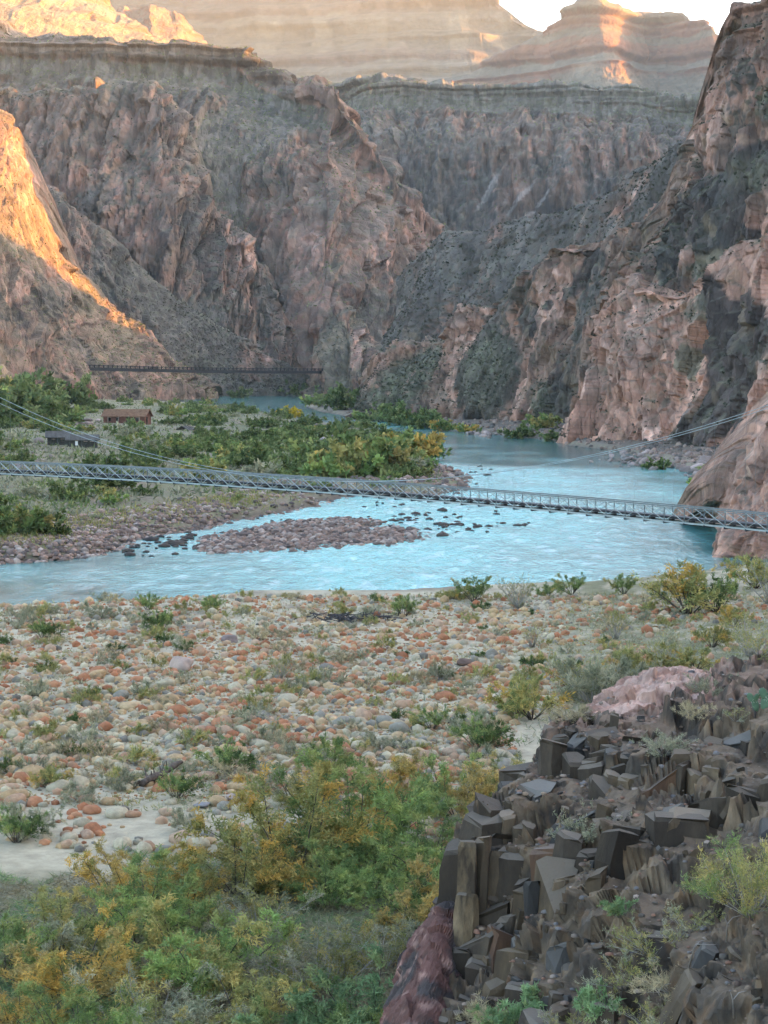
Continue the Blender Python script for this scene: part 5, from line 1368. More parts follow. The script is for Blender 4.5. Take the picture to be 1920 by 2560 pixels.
# driftwood: fallen log, heap on the shore
LOGM = plain_mat('weathered_log', (.095, .075, .06), .95, 0, .2, .45, 5)
def log(px_, py_, length, ang, r0, label):
    q_ = ground_pt(px_, py_, 1.0); hh = gz(q_[0], q_[1]); q_ = ground_pt(px_, py_, hh)
    r = root('fallen_log', (q_[0], q_[1], hh), label, 'log')
    t = np.linspace(0, 1, 12); g = np.random.default_rng(5)
    pts = np.stack([length * t * cos(ang), length * t * sin(ang), .18 + .34 * t + .05 * np.sin(t * 9)], -1)
    MB().tube(pts, r0 * (1 - .45 * t) * (1 + .18 * g.normal(size=12)), 10).build('trunk', LOGM, r, smooth=True)
    for k in range(6):
        i = 2 + k; d = unit(np.array([g.normal(), g.normal(), .7 + g.random()])); L = .3 + .4 * g.random()
        MB().tube([pts[i], pts[i] + d * L * .6, pts[i] + d * L + [0, 0, .1]], [r0 * .35, r0 * .22, r0 * .08], 5).build('branch_stub', LOGM, r)
    MB().tube([pts[0] - [.1, 0, 0], pts[0] + [-.25, .12, .05]], [r0 * 1.15, r0 * .5], 8).build('root_end', LOGM, r)
log(352, 1972, 3.6, radians(66), .19, 'dark weathered log lying across the lower cobbles')
def drift():
    q_ = ground_pt(880, 1556, .9); hh = gz(q_[0], q_[1])
    r = root('driftwood_heap', (q_[0], q_[1], hh), 'heap of dark driftwood sticks on the cobbles by the shore', 'driftwood')
    g = np.random.default_rng(9); sm = plain_mat('drift_sticks', (.07, .065, .065), .95, 0, .2, .4, 5)
    for k in range(90):
        c = np.array([g.normal() * 1.7, g.normal() * .9, .1 + abs(g.normal()) * .22]); d = unit(np.array([g.normal(), g.normal() * .7, g.normal() * .22])) * g.uniform(.4, 1.5)
        MB().tube([c - d * .5, c + [0, 0, .05 * g.normal()], c + d * .5], [.05, .045, .02], 4).build('stick', sm, r)
drift()
print('stones', round(time.time() - T0, 1))
# ------------------------------------------------------------------ the outcrop beside the trail
def net_sheet(name, rows, nu, nv, S, mat, colf, amp=1.0, kind='structure', parent=None, label=None, cat=None, seed=0, bl=1.0, terrace=0, extend=False):
    R = np.array([[P(*c) for c in r] for r in rows])
    if extend:
        e = R[:, -1:]; R = np.concatenate([R, e + [3.5, -1.0, .9], e + [9, -2.5, 2.5], e + [18, -5, 6]], 1)
    G = catmull(catmull(R, nu, 1), nv, 0)
    N = grid_normals(G); N *= np.sign(np.mean(-N[..., 1] + N[..., 2])) or 1
    X = G + seed
    r1, f1, e1 = facets(np.stack([X[..., 0], X[..., 1], X[..., 2] * .5], -1) / (S * .5) + fbm(X / S, 2)[..., None] * .2)
    r2, f2, e2 = facets(X / (S * .17))
    D = S * amp * (.30 * (billow(X / (S * 1.4), 3) - .25) + bl * (.26 * f1 + .075 * f2) + .02 * fbm(X / (S * .1), 3))
    W = G + N * D[..., None]
    if terrace:      # broken ledges
        off = .55 * fbm(G / 1.6 + 7, 2) + .10 * r1[..., 2]
        k = (W[..., 2] + off) / terrace; fr = k - np.floor(k)
        W[..., 2] += .85 * ((np.floor(k) + sstep(.25, .8, fr)) * terrace - off - W[..., 2])
    N2 = grid_normals(W); N2 *= np.sign(np.mean(N2[..., 2])) or 1
    cols = np.clip(colf(W, N2, r1, r2), .01, .9)
    me = make_mesh(name, W, quads=grid_quads(nv, nu), cols=cols, smooth=False)
    return obj(name, me, mat, parent, kind=kind, label=label, cat=cat), W, N2
CROCK = col_mat('outcrop_rock', var_scale=2.2, var=.45, bump_scale=5.0, bump_dist=.09, stretch=(1, 1, .6))
DIABASE = np.array([.055, .045, .036]); TANROCK = np.array([.165, .122, .08]); DIRT = np.array([.145, .105, .07]); BLUEG = np.array([.11, .12, .125])
def slope_col(W, N, r1, r2):
    n = fbm(W / 1.2, 4); n2 = fbm(W / .35 + 5, 3)
    c = mixc(np.zeros(W.shape) + DIABASE * 1.3, TANROCK, sstep(-.15, .2, n))
    c = mixc(c, TANROCK * np.array([1.25, .95, .7]), .5 * sstep(.1, .35, n2)); c = c * (1 + .7 * (r1[..., 1:2] - .5) + .5 * (r2[..., 1:2] - .5))
    pk = sstep(43.5, 47, W[..., 1] + 1.5 * n) * sstep(-.1, .15, n + n2 * .5)      # pink granite on the upper part
    c = mixc(c, np.array([.27, .165, .125]) * (1 + .5 * (r2[..., 1:2] - .5)), .85 * pk)
    return mixc(c, (DIRT + np.array([.05, .025, .02]) * sstep(42, 46, W[..., 1])[..., None]) * (1 + .5 * n2[..., None]), .85 * sstep(.62, .85, N[..., 2] + .15 * n2))
rows = [
    [(880, 2760, 41), (975, 2760, 37.2), (1100, 2760, 36), (1250, 2760, 34.5), (1400, 2760, 33), (1600, 2760, 31), (1800, 2760, 29.5), (2000, 2760, 28), (2300, 2760, 27)],
    [(1010, 2560, 42), (1060, 2560, 39), (1140, 2540, 38.2), (1260, 2520, 37.4), (1400, 2500, 35.6), (1600, 2520, 33.6), (1800, 2500, 31.5), (2000, 2450, 30), (2300, 2400, 29)],
    [(1080, 2400, 43), (1130, 2390, 40.2), (1200, 2370, 39.8), (1290, 2350, 39.2), (1400, 2330, 37.4), (1600, 2330, 35.4), (1780, 2330, 33.8), (2000, 2280, 32.4), (2300, 2230, 31)],
    [(1130, 2220, 44), (1160, 2190, 41.2), (1220, 2180, 41), (1310, 2190, 40.2), (1420, 2190, 38.8), (1580, 2200, 37.4), (1770, 2210, 36.2), (2000, 2130, 34.8), (2300, 2080, 33)],
    [(1170, 2090, 45), (1195, 2060, 42.2), (1260, 2040, 42.2), (1340, 2060, 41.4), (1450, 2060, 40.6), (1600, 2040, 39.6), (1760, 2040, 38.9), (2000, 1980, 38), (2300, 1930, 36)],
    [(1330, 1960, 47), (1350, 1935, 44.4), (1385, 1920, 44), (1450, 1930, 43.2), (1530, 1930, 42.6), (1640, 1900, 42), (1770, 1910, 41.2), (2000, 1850, 40.6), (2300, 1800, 39)],
    [(1370, 1880, 48), (1385, 1860, 45.6), (1420, 1850, 45.4), (1480, 1850, 45), (1550, 1850, 44.6), (1650, 1825, 44.2), (1770, 1815, 43.6), (2000, 1750, 43), (2300, 1700, 42)],
    [(1390, 1830, 49.5), (1420, 1810, 48), (1470, 1800, 47.6), (1530, 1795, 47.4), (1600, 1775, 47.4), (1690, 1755, 47.2), (1790, 1735, 47), (2000, 1670, 47), (2300, 1610, 46)],
    [(1400, 1830, 52), (1440, 1805, 51), (1490, 1792, 51), (1560, 1772, 51), (1640, 1750, 51.5), (1720, 1725, 52), (1810, 1700, 52.5), (2000, 1625, 53), (2300, 1560, 53)],
    [(1400, 1900, 56), (1450, 1860, 56), (1500, 1850, 56), (1580, 1830, 56), (1660, 1800, 57), (1740, 1780, 57), (1830, 1745, 58), (2000, 1680, 60), (2300, 1580, 60)],
    [(1400, 2000, 60), (1450, 1990, 60), (1500, 1980, 60), (1580, 1950, 60), (1660, 1940, 62), (1740, 1920, 64), (1830, 1880, 66), (2000, 1800, 68), (2300, 1700, 70)]]
_, W_oc, N_oc = net_sheet('trail_slope', rows, 340, 320, 1.3, CROCK, slope_col, terrace=.85, extend=True)

def prism(seed, w, d, hgt, sides=6, taper=.06, top_tilt=.2):
    """a jointed column: uneven polygon, chipped top, in local metres, top at z = 0"""
    g = np.random.default_rng(seed)
    a = np.sort((np.arange(sides) + g.uniform(-.3, .3, sides)) / sides * 2 * np.pi)
    rr = g.uniform(.68, 1.2, sides)
    ring = np.stack([np.cos(a) * rr * w / 2, np.sin(a) * rr * d / 2], -1)
    V = []; lev = [0, -.035, -.36, -.7, -1.0]; off = np.cumsum(g.normal(size=(5, 2)) * .03 * min(w, d), 0)
    tl = g.normal(size=2) * top_tilt
    for i, z in enumerate(lev):
        k = .90 if i == 0 else 1 + taper * i / 4 + .012 * g.normal()
        r = ring * k + off[i] + g.normal(size=ring.shape) * (.06 if i < 2 else .02) * w
        zz = np.full(sides, z * hgt) if i > 1 else z * hgt * 1.0 + (r @ tl)
        if i == 1: zz = zz - .03
        V.append(np.concatenate([r, np.broadcast_to(zz, (sides,))[:, None]], 1))
    V = np.concatenate(V); n = len(V)
    top = np.array([[off[0][0], off[0][1], (V[:sides, 2]).mean()]])
    V = np.concatenate([V, top])
    Q = [[i * sides + j, (i + 1) * sides + j, (i + 1) * sides + (j + 1) % sides, i * sides + (j + 1) % sides] for i in range(4) for j in range(sides)]
    T = [[n, j, (j + 1) % sides] for j in range(sides)]
    return V, Q, T
def rock_mat(name, base, alt, top):
    """joint faces stained ochre and cream, greyer upper faces where dust and lichen settle"""
    m, N, L, bs = new_mat(name)
    tc = N.new('ShaderNodeTexCoord'); oi = N.new('ShaderNodeObjectInfo')
    va = N.new('ShaderNodeVectorMath'); va.operation = 'ADD'; L.new(tc.outputs['Object'], va.inputs[0])
    sc = N.new('ShaderNodeVectorMath'); sc.operation = 'SCALE'; sc.inputs[0].default_value = (37, 19, 53); L.new(oi.outputs['Random'], sc.inputs['Scale']); L.new(sc.outputs[0], va.inputs[1])
    mp = N.new('ShaderNodeMapping'); mp.inputs['Scale'].default_value = (1, 1, .35); L.new(va.outputs[0], mp.inputs[0])
    n1 = N.new('ShaderNodeTexNoise'); n1.inputs['Scale'].default_value = 1.6; n1.inputs['Detail'].default_value = 8; n1.inputs['Roughness'].default_value = .68; L.new(mp.outputs[0], n1.inputs['Vector'])
    cr = N.new('ShaderNodeValToRGB'); e = cr.color_ramp.elements
    e[0].position = .42; e[0].color = (*base, 1); e[1].position = .74; e[1].color = (*alt, 1); x = e.new(.55); x.color = (*[(a + b) / 2 * .85 for a, b in zip(base, alt)], 1)
    L.new(n1.outputs[0], cr.inputs[0])
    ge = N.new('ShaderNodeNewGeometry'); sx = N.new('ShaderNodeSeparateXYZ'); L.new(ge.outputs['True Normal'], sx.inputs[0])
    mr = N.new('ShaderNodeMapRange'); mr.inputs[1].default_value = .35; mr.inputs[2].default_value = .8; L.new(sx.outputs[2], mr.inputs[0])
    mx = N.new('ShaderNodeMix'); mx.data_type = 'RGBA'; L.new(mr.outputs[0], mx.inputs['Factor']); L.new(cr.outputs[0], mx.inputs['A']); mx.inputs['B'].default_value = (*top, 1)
    r2 = N.new('ShaderNodeMapRange'); r2.inputs[3].default_value = .7; r2.inputs[4].default_value = 1.35; L.new(oi.outputs['Random'], r2.inputs[0])
    m2 = N.new('ShaderNodeVectorMath'); m2.operation = 'SCALE'; L.new(mx.outputs['Result'], m2.inputs[0]); L.new(r2.outputs[0], m2.inputs['Scale'])
    L.new(m2.outputs[0], bs.inputs['Base Color']); bs.inputs['Roughness'].default_value = .9; bs.inputs['Specular IOR Level'].default_value = .12
    n2 = N.new('ShaderNodeTexNoise'); n2.inputs['Scale'].default_value = 7; n2.inputs['Detail'].default_value = 8; n2.inputs['Roughness'].default_value = .7; L.new(mp.outputs[0], n2.inputs['Vector'])
    b = N.new('ShaderNodeBump'); b.inputs['Strength'].default_value = .9; b.inputs['Distance'].default_value = .06; L.new(n2.outputs[0], b.inputs['Height']); L.new(b.outputs[0], bs.inputs['Normal'])
    return m
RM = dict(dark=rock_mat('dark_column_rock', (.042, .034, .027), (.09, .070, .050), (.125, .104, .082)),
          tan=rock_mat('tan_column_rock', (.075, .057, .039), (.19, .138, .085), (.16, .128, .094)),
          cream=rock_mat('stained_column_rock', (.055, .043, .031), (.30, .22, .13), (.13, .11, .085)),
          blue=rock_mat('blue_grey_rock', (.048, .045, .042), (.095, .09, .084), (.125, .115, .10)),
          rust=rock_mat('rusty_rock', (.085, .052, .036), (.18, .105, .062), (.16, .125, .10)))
OC = root('columnar_outcrop', P(1300, 2450, 38), 'dark jointed rock outcrop of upright columns filling the lower right', 'rock outcrop')
OCO = np.array(OC.location)
def column(x0, x1, yt, yb, d, kind, lean=0.0, depth=None, seed=0, sides=6, roll=0.0):
    """upright column spanning x0..x1 with its top at yt and foot at yb, at distance d; lean = metres the foot shifts sideways"""
    c = P((x0 + x1) / 2, yt, d); w = (x1 - x0) * d / F; hgt = (yb - yt) * d / F * 1.03
    V, Q, T = prism(seed, w * 1.22, depth or w, hgt, sides)
    V = V.copy(); V[:, 0] += -V[:, 2] / hgt * lean; V[:, 1] += V[:, 2] * .10 * 0
    if roll:
        x, z = V[:, 0].copy(), V[:, 2].copy(); V[:, 0] = x * cos(roll) + z * sin(roll); V[:, 2] = -x * sin(roll) + z * cos(roll)
    return obj('rock_column', make_mesh('rock_column', V, quads=Q, tris=T, smooth=False), RM[kind], OC, loc=c + [0, (depth or w) * .5 - .45, 0] - OCO)
COLS = [  # x0, x1, top, foot, distance, rock, lean
    (1143, 1194, 2096, 2356, 40.5, 'cream', -.06), (1190, 1236, 2088, 2350, 40.7, 'tan', -.10), (1150, 1200, 2230, 2380, 40.2, 'cream', -.04), (1226, 1262, 2120, 2400, 40.8, 'tan', -.14), (1256, 1326, 2126, 2290, 40.6, 'dark', -.12), (1320, 1362, 2120, 2260, 40.8, 'tan', -.10),
    (1122, 1176, 2364, 2540, 39.9, 'dark', -.03), (1170, 1212, 2382, 2560, 39.7, 'tan', -.04), (1206, 1252, 2372, 2560, 39.6, 'tan', -.08), (1134, 1180, 2510, 2700, 39.4, 'tan', 0),
    (1250, 1296, 2280, 2500, 39.9, 'dark', -.30), (1286, 1322, 2262, 2480, 39.8, 'tan', -.34), (1314, 1346, 2240, 2470, 39.8, 'tan', -.40), (1340, 1378, 2210, 2440, 39.9, 'tan', -.42), (1362, 1392, 2170, 2330, 40.2, 'dark', -.3),
    (1184, 1254, 2004, 2110, 42.0, 'dark', 0), (1240, 1290, 2030, 2140, 41.8, 'tan', 0), (1258, 1284, 1990, 2060, 42.4, 'tan', 0), (1276, 1312, 2060, 2150, 41.5, 'tan', 0), (1304, 1340, 2055, 2150, 41.4, 'tan', -.05),
    (1352, 1420, 1852, 2010, 43.9, 'dark', -.05), (1416, 1462, 1888, 2000, 43.5, 'dark', -.04), (1456, 1516, 1904, 2010, 43.2, 'dark', -.03), (1470, 1520, 1832, 1920, 44.2, 'tan', 0), (1376, 1420, 1836, 1900, 44.8, 'dark', 0), (1420, 1466, 1842, 1920, 44.4, 'blue', 0),
    (1516, 1556, 1872, 1960, 43.2, 'blue', 0), (1550, 1600, 1880, 1950, 42.9, 'dark', 0), (1512, 1552, 1930, 2040, 42.3, 'tan', 0), (1548, 1600, 1935, 2060, 42.0, 'tan', -.05), (1596, 1640, 1915, 2050, 41.9, 'tan', -.08),
    (1636, 1680, 1920, 2080, 41.4, 'rust', -.1), (1676, 1720, 1905, 2080, 41.2, 'dark', -.06), (1716, 1764, 1925, 2090, 41.0, 'tan', -.04), (1760, 1806, 1915, 2120, 40.7, 'tan', 0), (1800, 1822, 1955, 2120, 40.4, 'cream', 0),
    (1818, 1868, 1958, 2060, 40.6, 'blue', 0), (1864, 1902, 1975, 2080, 40.3, 'dark', 0), (1898, 1950, 1960, 2090, 40.2, 'dark', 0), (1850, 1908, 1852, 1925, 41.8, 'dark', 0), (1900, 1960, 1840, 1960, 41.6, 'tan', 0), (1800, 1852, 1880, 1960, 41.6, 'tan', 0), (1752, 1806, 1850, 1925, 42.2, 'tan', 0), (1700, 1756, 1860, 1925, 42.4, 'tan', 0),
    (1590, 1660, 2072, 2160, 39.6, 'blue', 0), (1530, 1590, 2040, 2140, 40.2, 'dark', -.1), (1626, 1700, 2140, 2210, 38.6, 'tan', 0), (1690, 1740, 2080, 2160, 39.4, 'rust', 0), (1740, 1800, 2090, 2190, 39.0, 'dark', 0),
    (1400, 1450, 2080, 2230, 39.6, 'dark', -.2), (1446, 1500, 2120, 2250, 39.2, 'dark', -.2), (1380, 1430, 2190, 2330, 38.8, 'tan', -.2), (1430, 1480, 2230, 2340, 38.4, 'rust', -.1), (1476, 1530, 2160, 2280, 38.8, 'dark', -.1),
    (1436, 1512, 2325, 2400, 37.6, 'cream', 0), (1506, 1586, 2338, 2400, 37.4, 'tan', 0), (1410, 1470, 2415, 2530, 36.8, 'dark', 0), (1462, 1562, 2412, 2520, 36.6, 'dark', 0), (1380, 1430, 2330, 2440, 37.6, 'blue', -.1), (1340, 1390, 2420, 2540, 38.0, 'blue', -.1), (1300, 1350, 2460, 2600, 38.0, 'dark', 0), (1440, 1520, 2500, 2640, 35.6, 'blue', 0)]
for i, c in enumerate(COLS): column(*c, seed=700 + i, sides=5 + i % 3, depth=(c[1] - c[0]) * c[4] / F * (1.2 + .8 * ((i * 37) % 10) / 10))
# the columns stand packed in plan, their tops stepping down like a broken staircase
def packed():
    from mathutils.bvhtree import BVHTree
    q = grid_quads(*W_oc.shape[:2]); bv = BVHTree.FromPolygons(W_oc.reshape(-1, 3).tolist(), q.tolist())
    g = np.random.default_rng(143); pts = []
    for iy in range(0, 46):
        for ix in range(0, 40):
            x = 1.0 + ix * .40 + (iy % 2) * .2 + g.normal() * .06; y = 32.5 + iy * .36 + g.normal() * .06
            h = bv.ray_cast(Vector((x, y, 40)), Vector((0, 0, -1)))
            if h[0] is None: continue
            z = h[0].z; px_, py_ = to_px(np.array([x, y, z]))
            if not (1120 < px_ < 1960 and 1790 < py_ < 2640): continue
            left = px_ < 1420 + .35 * max(0, 2200 - py_)
            upper = py_ < 2110 and px_ < 1960 and py_ > 1840
            if not (left or upper): 
                if g.random() > .16: continue
            n = float(fbm(np.array([[x, y, 0]]) / 1.7, 2)[0]); st = .8
            zt = math.floor((z + n * .8) / st) * st - n * .8 + .34 + g.normal() * .14
            pts.append((abs(zt - z), x, y, zt, z, px_, py_))
    pts = pts if len(pts) < 232 else [pts[i] for i in sorted(g.choice(len(pts), 232, replace=False))]
    for i, (dz, x, y, zt, z, px_, py_) in enumerate(pts):
        zt = min(zt, z + .30)
        c = float(fbm(np.array([[x, y, z]]) / 1.1 + 20, 2)[0]) + .12 * g.normal()
        kd = 'dark' if c < -.02 else ('tan' if c < .17 else ('cream' if c < .22 else ('rust' if c < .27 else 'blue')))
        if py_ < 2010 and px_ < 1560: kd = 'dark' if c < .12 else 'blue'
        w = g.uniform(.40, 1.0); hgt = g.uniform(1.2, 2.2)
        V, Q, T = prism(1000 + i, w, w * g.uniform(.6, 1.2), hgt, 4 + i % 2, .10, .28)
        ca, sa = cos(g.normal() * .5 + .6), sin(g.normal() * .5 + .6); V = np.stack([V[:, 0] * ca - V[:, 1] * sa, V[:, 0] * sa + V[:, 1] * ca, V[:, 2]], -1)
        V = V.copy(); V[:, 0] += V[:, 2] * .10
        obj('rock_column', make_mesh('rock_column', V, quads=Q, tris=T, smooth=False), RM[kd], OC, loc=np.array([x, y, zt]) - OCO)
packed()
# slanting slabs at the lower right
for i, (x, y, d, w, h, roll, kd) in enumerate([(1740, 2440, 32.4, .34, 1.3, .5, 'tan'), (1775, 2450, 32.2, .22, 1.1, .5, 'tan'), (1815, 2440, 32.0, .42, 1.2, .48, 'dark'), (1860, 2470, 31.6, .34, 1.1, .52, 'blue'), (1900, 2510, 31.0, .4, 1.0, .5, 'tan'), (1780, 2370, 33.0, .36, .7, .45, 'blue'), (1850, 2380, 32.6, .4, .6, .4, 'tan'), (1910, 2360, 32.4, .5, .7, .4, 'blue'), (1700, 2500, 32.6, .3, 1.0, .5, 'dark'), (1930, 2430, 31.4, .4, .8, .45, 'tan')]):
    V, Q, T = prism(800 + i, w, w * 1.8, h, 5); x_, z_ = V[:, 0].copy(), V[:, 2].copy()
    V[:, 0] = x_ * cos(roll) + z_ * sin(roll); V[:, 2] = -x_ * sin(roll) + z_ * cos(roll)
    obj('rock_slab', make_mesh('rock_slab', V, quads=Q, tris=T, smooth=False), RM[kd], OC, loc=P(x, y, d) - OCO)
# smaller joint blocks over the steep parts
g = np.random.default_rng(141)
nv_, nu_ = W_oc.shape[:2]
PXo, PYo = to_px(W_oc)
cnt = 0
BL = [prism(900 + i, 1.0, .9, 1.6, 4 + i % 3) for i in range(9)]
BLM = {(i, k): make_mesh('joint_block', BL[i][0], quads=BL[i][1], tris=BL[i][2], smooth=False) for i in range(9) for k in RM}
while cnt < 150:
    a, b = int(g.integers(10, nv_ * .82)), int(g.integers(8, nu_ - 30))
    x, y = PXo[a, b], PYo[a, b]
    if not (1130 < x < 1960 and 1800 < y < 2600): continue
    if N_oc[a, b, 2] > .8 and g.random() < .7: continue
    if x > 1560 and 2150 < y < 2420 and g.random() < .6: continue
    sc = g.uniform(.08, .24); kd = str(g.choice(['dark', 'tan', 'tan', 'blue', 'rust', 'dark']))
    o = obj('joint_block', BLM[(int(g.integers(0, 9)), kd)], RM[kd], OC, loc=W_oc[a, b] + [0, 0, sc * .45] - OCO)
    o.scale = (sc, sc, sc * g.uniform(.6, 1.5)); o.rotation_euler = (g.normal() * .12, .08 + g.normal() * .15, g.random() * 6.28); cnt += 1
# rubble lying on the ledges
def rubble():
    g = np.random.default_rng(151); n = 4200; pos = []; sz = []; cl = []
    pal = np.array([(.20, .145, .10), (.10, .085, .07), (.14, .13, .125), (.20, .11, .075), (.24, .19, .15), (.15, .105, .08)])
    while len(pos) < n:
        a = g.integers(6, nv_ - 40, 4000); b = g.integers(6, nu_ - 20, 4000)
        ok = (N_oc[a, b, 2] > .55) & (PXo[a, b] > 1150) & (PYo[a, b] < 2600)
        for i, j in zip(a[ok], b[ok]): pos.append(W_oc[i, j] + [g.normal() * .04, g.normal() * .04, 0])
    pos = np.array(pos[:n]); sz = .02 + .085 * g.random(n) ** 3
    return pile('rubble', pos, sz, pal[g.integers(0, 6, n)] * (.7 + .6 * g.random((n, 1))), 152, sink=.3, flat=.7)
rubble()
# pink slab on the skyline and the red rock at the foot of the columns
def pink_col(W, N, r1, r2):
    n = fbm(W / .8, 4); n2 = fbm(W / .25 + 9, 3)
    c = mixc(np.zeros(W.shape) + np.array([.34, .20, .15]), np.array([.43, .29, .23]), sstep(-.2, .25, n))
    return c * (1 + .5 * (r1[..., 1:2] - .5) + .4 * n2[..., None])
o, W_ps, _ = net_sheet('pink_slab', [
    [(1440, 1828, 47.3), (1500, 1828, 46.8), (1570, 1828, 46.4), (1650, 1823, 46.2), (1730, 1798, 46.2), (1800, 1768, 46.4)],
    [(1450, 1790, 47.8), (1510, 1778, 47.2), (1580, 1773, 46.8), (1650, 1763, 46.7), (1720, 1748, 46.8), (1790, 1728, 47.2)],
    [(1470, 1773, 48.8), (1520, 1743, 48.4), (1585, 1716, 48.2), (1650, 1700, 48.2), (1715, 1696, 48.4), (1780, 1700, 48.8)],
    [(1480, 1768, 50.3), (1535, 1730, 50.3), (1600, 1693, 50.3), (1660, 1670, 50.4), (1715, 1668, 50.6), (1775, 1683, 50.8)],
    [(1490, 1788, 52.8), (1540, 1768, 52.8), (1600, 1748, 52.8), (1660, 1728, 52.8), (1720, 1728, 52.8), (1780, 1738, 52.8)]], 90, 70, 1.1, CROCK, pink_col, kind=None, label='pink rounded rock slab on top of the dark outcrop', cat='rock slab', bl=.8)
def red_col(W, N, r1, r2):
    n = fbm(W / .9 + 3, 4); n2 = fbm(W / .3 + 9, 3)
    c = mixc(np.zeros(W.shape) + np.array([.125, .062, .05]), np.array([.055, .045, .042]), sstep(-.05, .2, n))
    c = mixc(c, np.array([.33, .20, .16]), .7 * sstep(.18, .4, n2))
    return c * (1 + .6 * (r1[..., 1:2] - .5))
net_sheet('red_rock', [
    [(900, 2800, 38), (960, 2800, 36.6), (1040, 2800, 36), (1120, 2800, 36.4), (1200, 2800, 37.5)],
    [(925, 2640, 38.8), (975, 2620, 37.8), (1045, 2600, 37.6), (1120, 2560, 38.2), (1180, 2540, 39.2)],
    [(962, 2510, 39.8), (1000, 2490, 39), (1060, 2440, 38.9), (1120, 2400, 39.5), (1180, 2390, 40.2)],
    [(1010, 2380, 40.9), (1040, 2360, 40.4), (1085, 2310, 40.4), (1130, 2280, 40.8), (1180, 2270, 41.2)],
    [(1060, 2330, 42), (1080, 2300, 41.8), (1110, 2260, 41.8), (1145, 2235, 42), (1180, 2230, 42.2)],
    [(1060, 2420, 44.5), (1090, 2400, 44.5), (1130, 2380, 44.5), (1160, 2370, 44.5), (1200, 2360, 44.5)],
    [(1060, 2620, 46), (1090, 2600, 46), (1130, 2600, 46), (1160, 2600, 46), (1200, 2600, 46)]], 90, 130, 1.1, CROCK, red_col, kind=None, label='dark red craggy rock spur leaning on the foot of the columns', cat='rock', bl=.55, amp=.8)

# plants rooted on the outcrop
from mathutils.bvhtree import BVHTree
def tree_of(Wg):
    q = grid_quads(*Wg.shape[:2]); return BVHTree.FromPolygons(Wg.reshape(-1, 3).tolist(), q.tolist())
BVO = tree_of(W_oc)
def seat(px_, py_):
    a = P(px_, py_, 20); b = P(px_, py_, 70); h = BVO.ray_cast(Vector(a), Vector(b - a).normalized())
    return np.array(h[0]) if h[0] is not None else P(px_, py_, 38)
OSH = dict(grey=gen_bush(161, .62, .62, 'sage', 26, 9, 16, .06, .016, -.1, stem_r=.008, twigs=True, tilt=72),
           green=gen_bush(162, 1.0, 1.25, 'olive', 20, 12, 34, .07, .014, -.05, stem_r=.010, twigs=True, tilt=60, second='green', frac2=.5),
           straw=gen_bush(163, .6, .45, 'dry', 26, 7, 14, .12, .010, .0, stem_r=.006, twigs=True, tilt=80),
           twig=gen_bush(164, .8, .6, 'sage', 22, 8, 10, .07, .012, .1, stem_r=.009, twigs=True, tilt=78, second='olive', frac2=.4),
           leafy=gen_bush(165, .4, .5, 'blue', 12, 8, 22, .07, .022, .1, stem_r=.007, tilt=55))
for px_, py_, w, kd, lab in [
    (1468, 2105, 175, 'grey', 'round silver-grey shrub on the ledge of the outcrop'),
    (1662, 1885, 115, 'grey', 'pale grey-green shrub below the pink slab'),
    (1880, 2290, 300, 'green', 'tall green thin-leaved shrub at the right edge of the outcrop'),
    (1800, 2250, 160, 'green', 'smaller green shrub left of the tall one on the outcrop'),
    (1425, 1800, 110, 'straw', 'straw-coloured dry shrub on the far corner of the outcrop'),
    (1770, 1745, 130, 'grey', 'pale shrub right of the pink slab'),
    (1735, 1790, 90, 'straw', 'dry grass tuft under the pale shrub'),
    (1840, 1800, 90, 'twig', 'brown twiggy shrub near the prickly pear'),
    (1900, 1640, 160, 'twig', 'grey-brown twiggy shrub at the right edge above the cactus'),
    (1630, 2390, 230, 'twig', 'tangle of grey twigs on the lower outcrop slope'),
    (1720, 2330, 200, 'twig', 'grey-green twiggy shrub in the middle of the lower slope'),
    (1560, 2470, 220, 'twig', 'grey twiggy shrub above the bottom edge'),
    (1680, 2480, 180, 'straw', 'dry straw tuft beside the slanting slabs'),
    (1490, 2560, 150, 'leafy', 'small leafy blue-green shrub at the bottom of the outcrop'),
    (1330, 2570, 180, 'leafy', 'leafy shrub on the bottom edge under the columns'),
    (1240, 2560, 170, 'straw', 'yellowish grass clump at the foot of the columns'),
    (1280, 2590, 150, 'leafy', 'second leafy shrub on the bottom edge by the grass clump'),
    (1420, 2590, 200, 'twig', 'grey twigs on the bottom edge'),
    (1550, 2290, 90, 'leafy', 'tiny olive-green plant on the rock face'),
    (1640, 2590, 200, 'twig', 'grey shrub on the bottom edge left of the slabs')]:
    p_ = seat(px_, py_); k_ = dict(grey=1.25, green=2.0, straw=1.25, twig=1.6, leafy=.85)[kd]
    plant('ledge_shrub', OSH[kd], p_ - [0, 0, .03], w * p_[1] / F / k_, random.random() * 6, lab, 'shrub', 'shrubs on the outcrop', TWIG, zs=.85 + .3 * random.random())
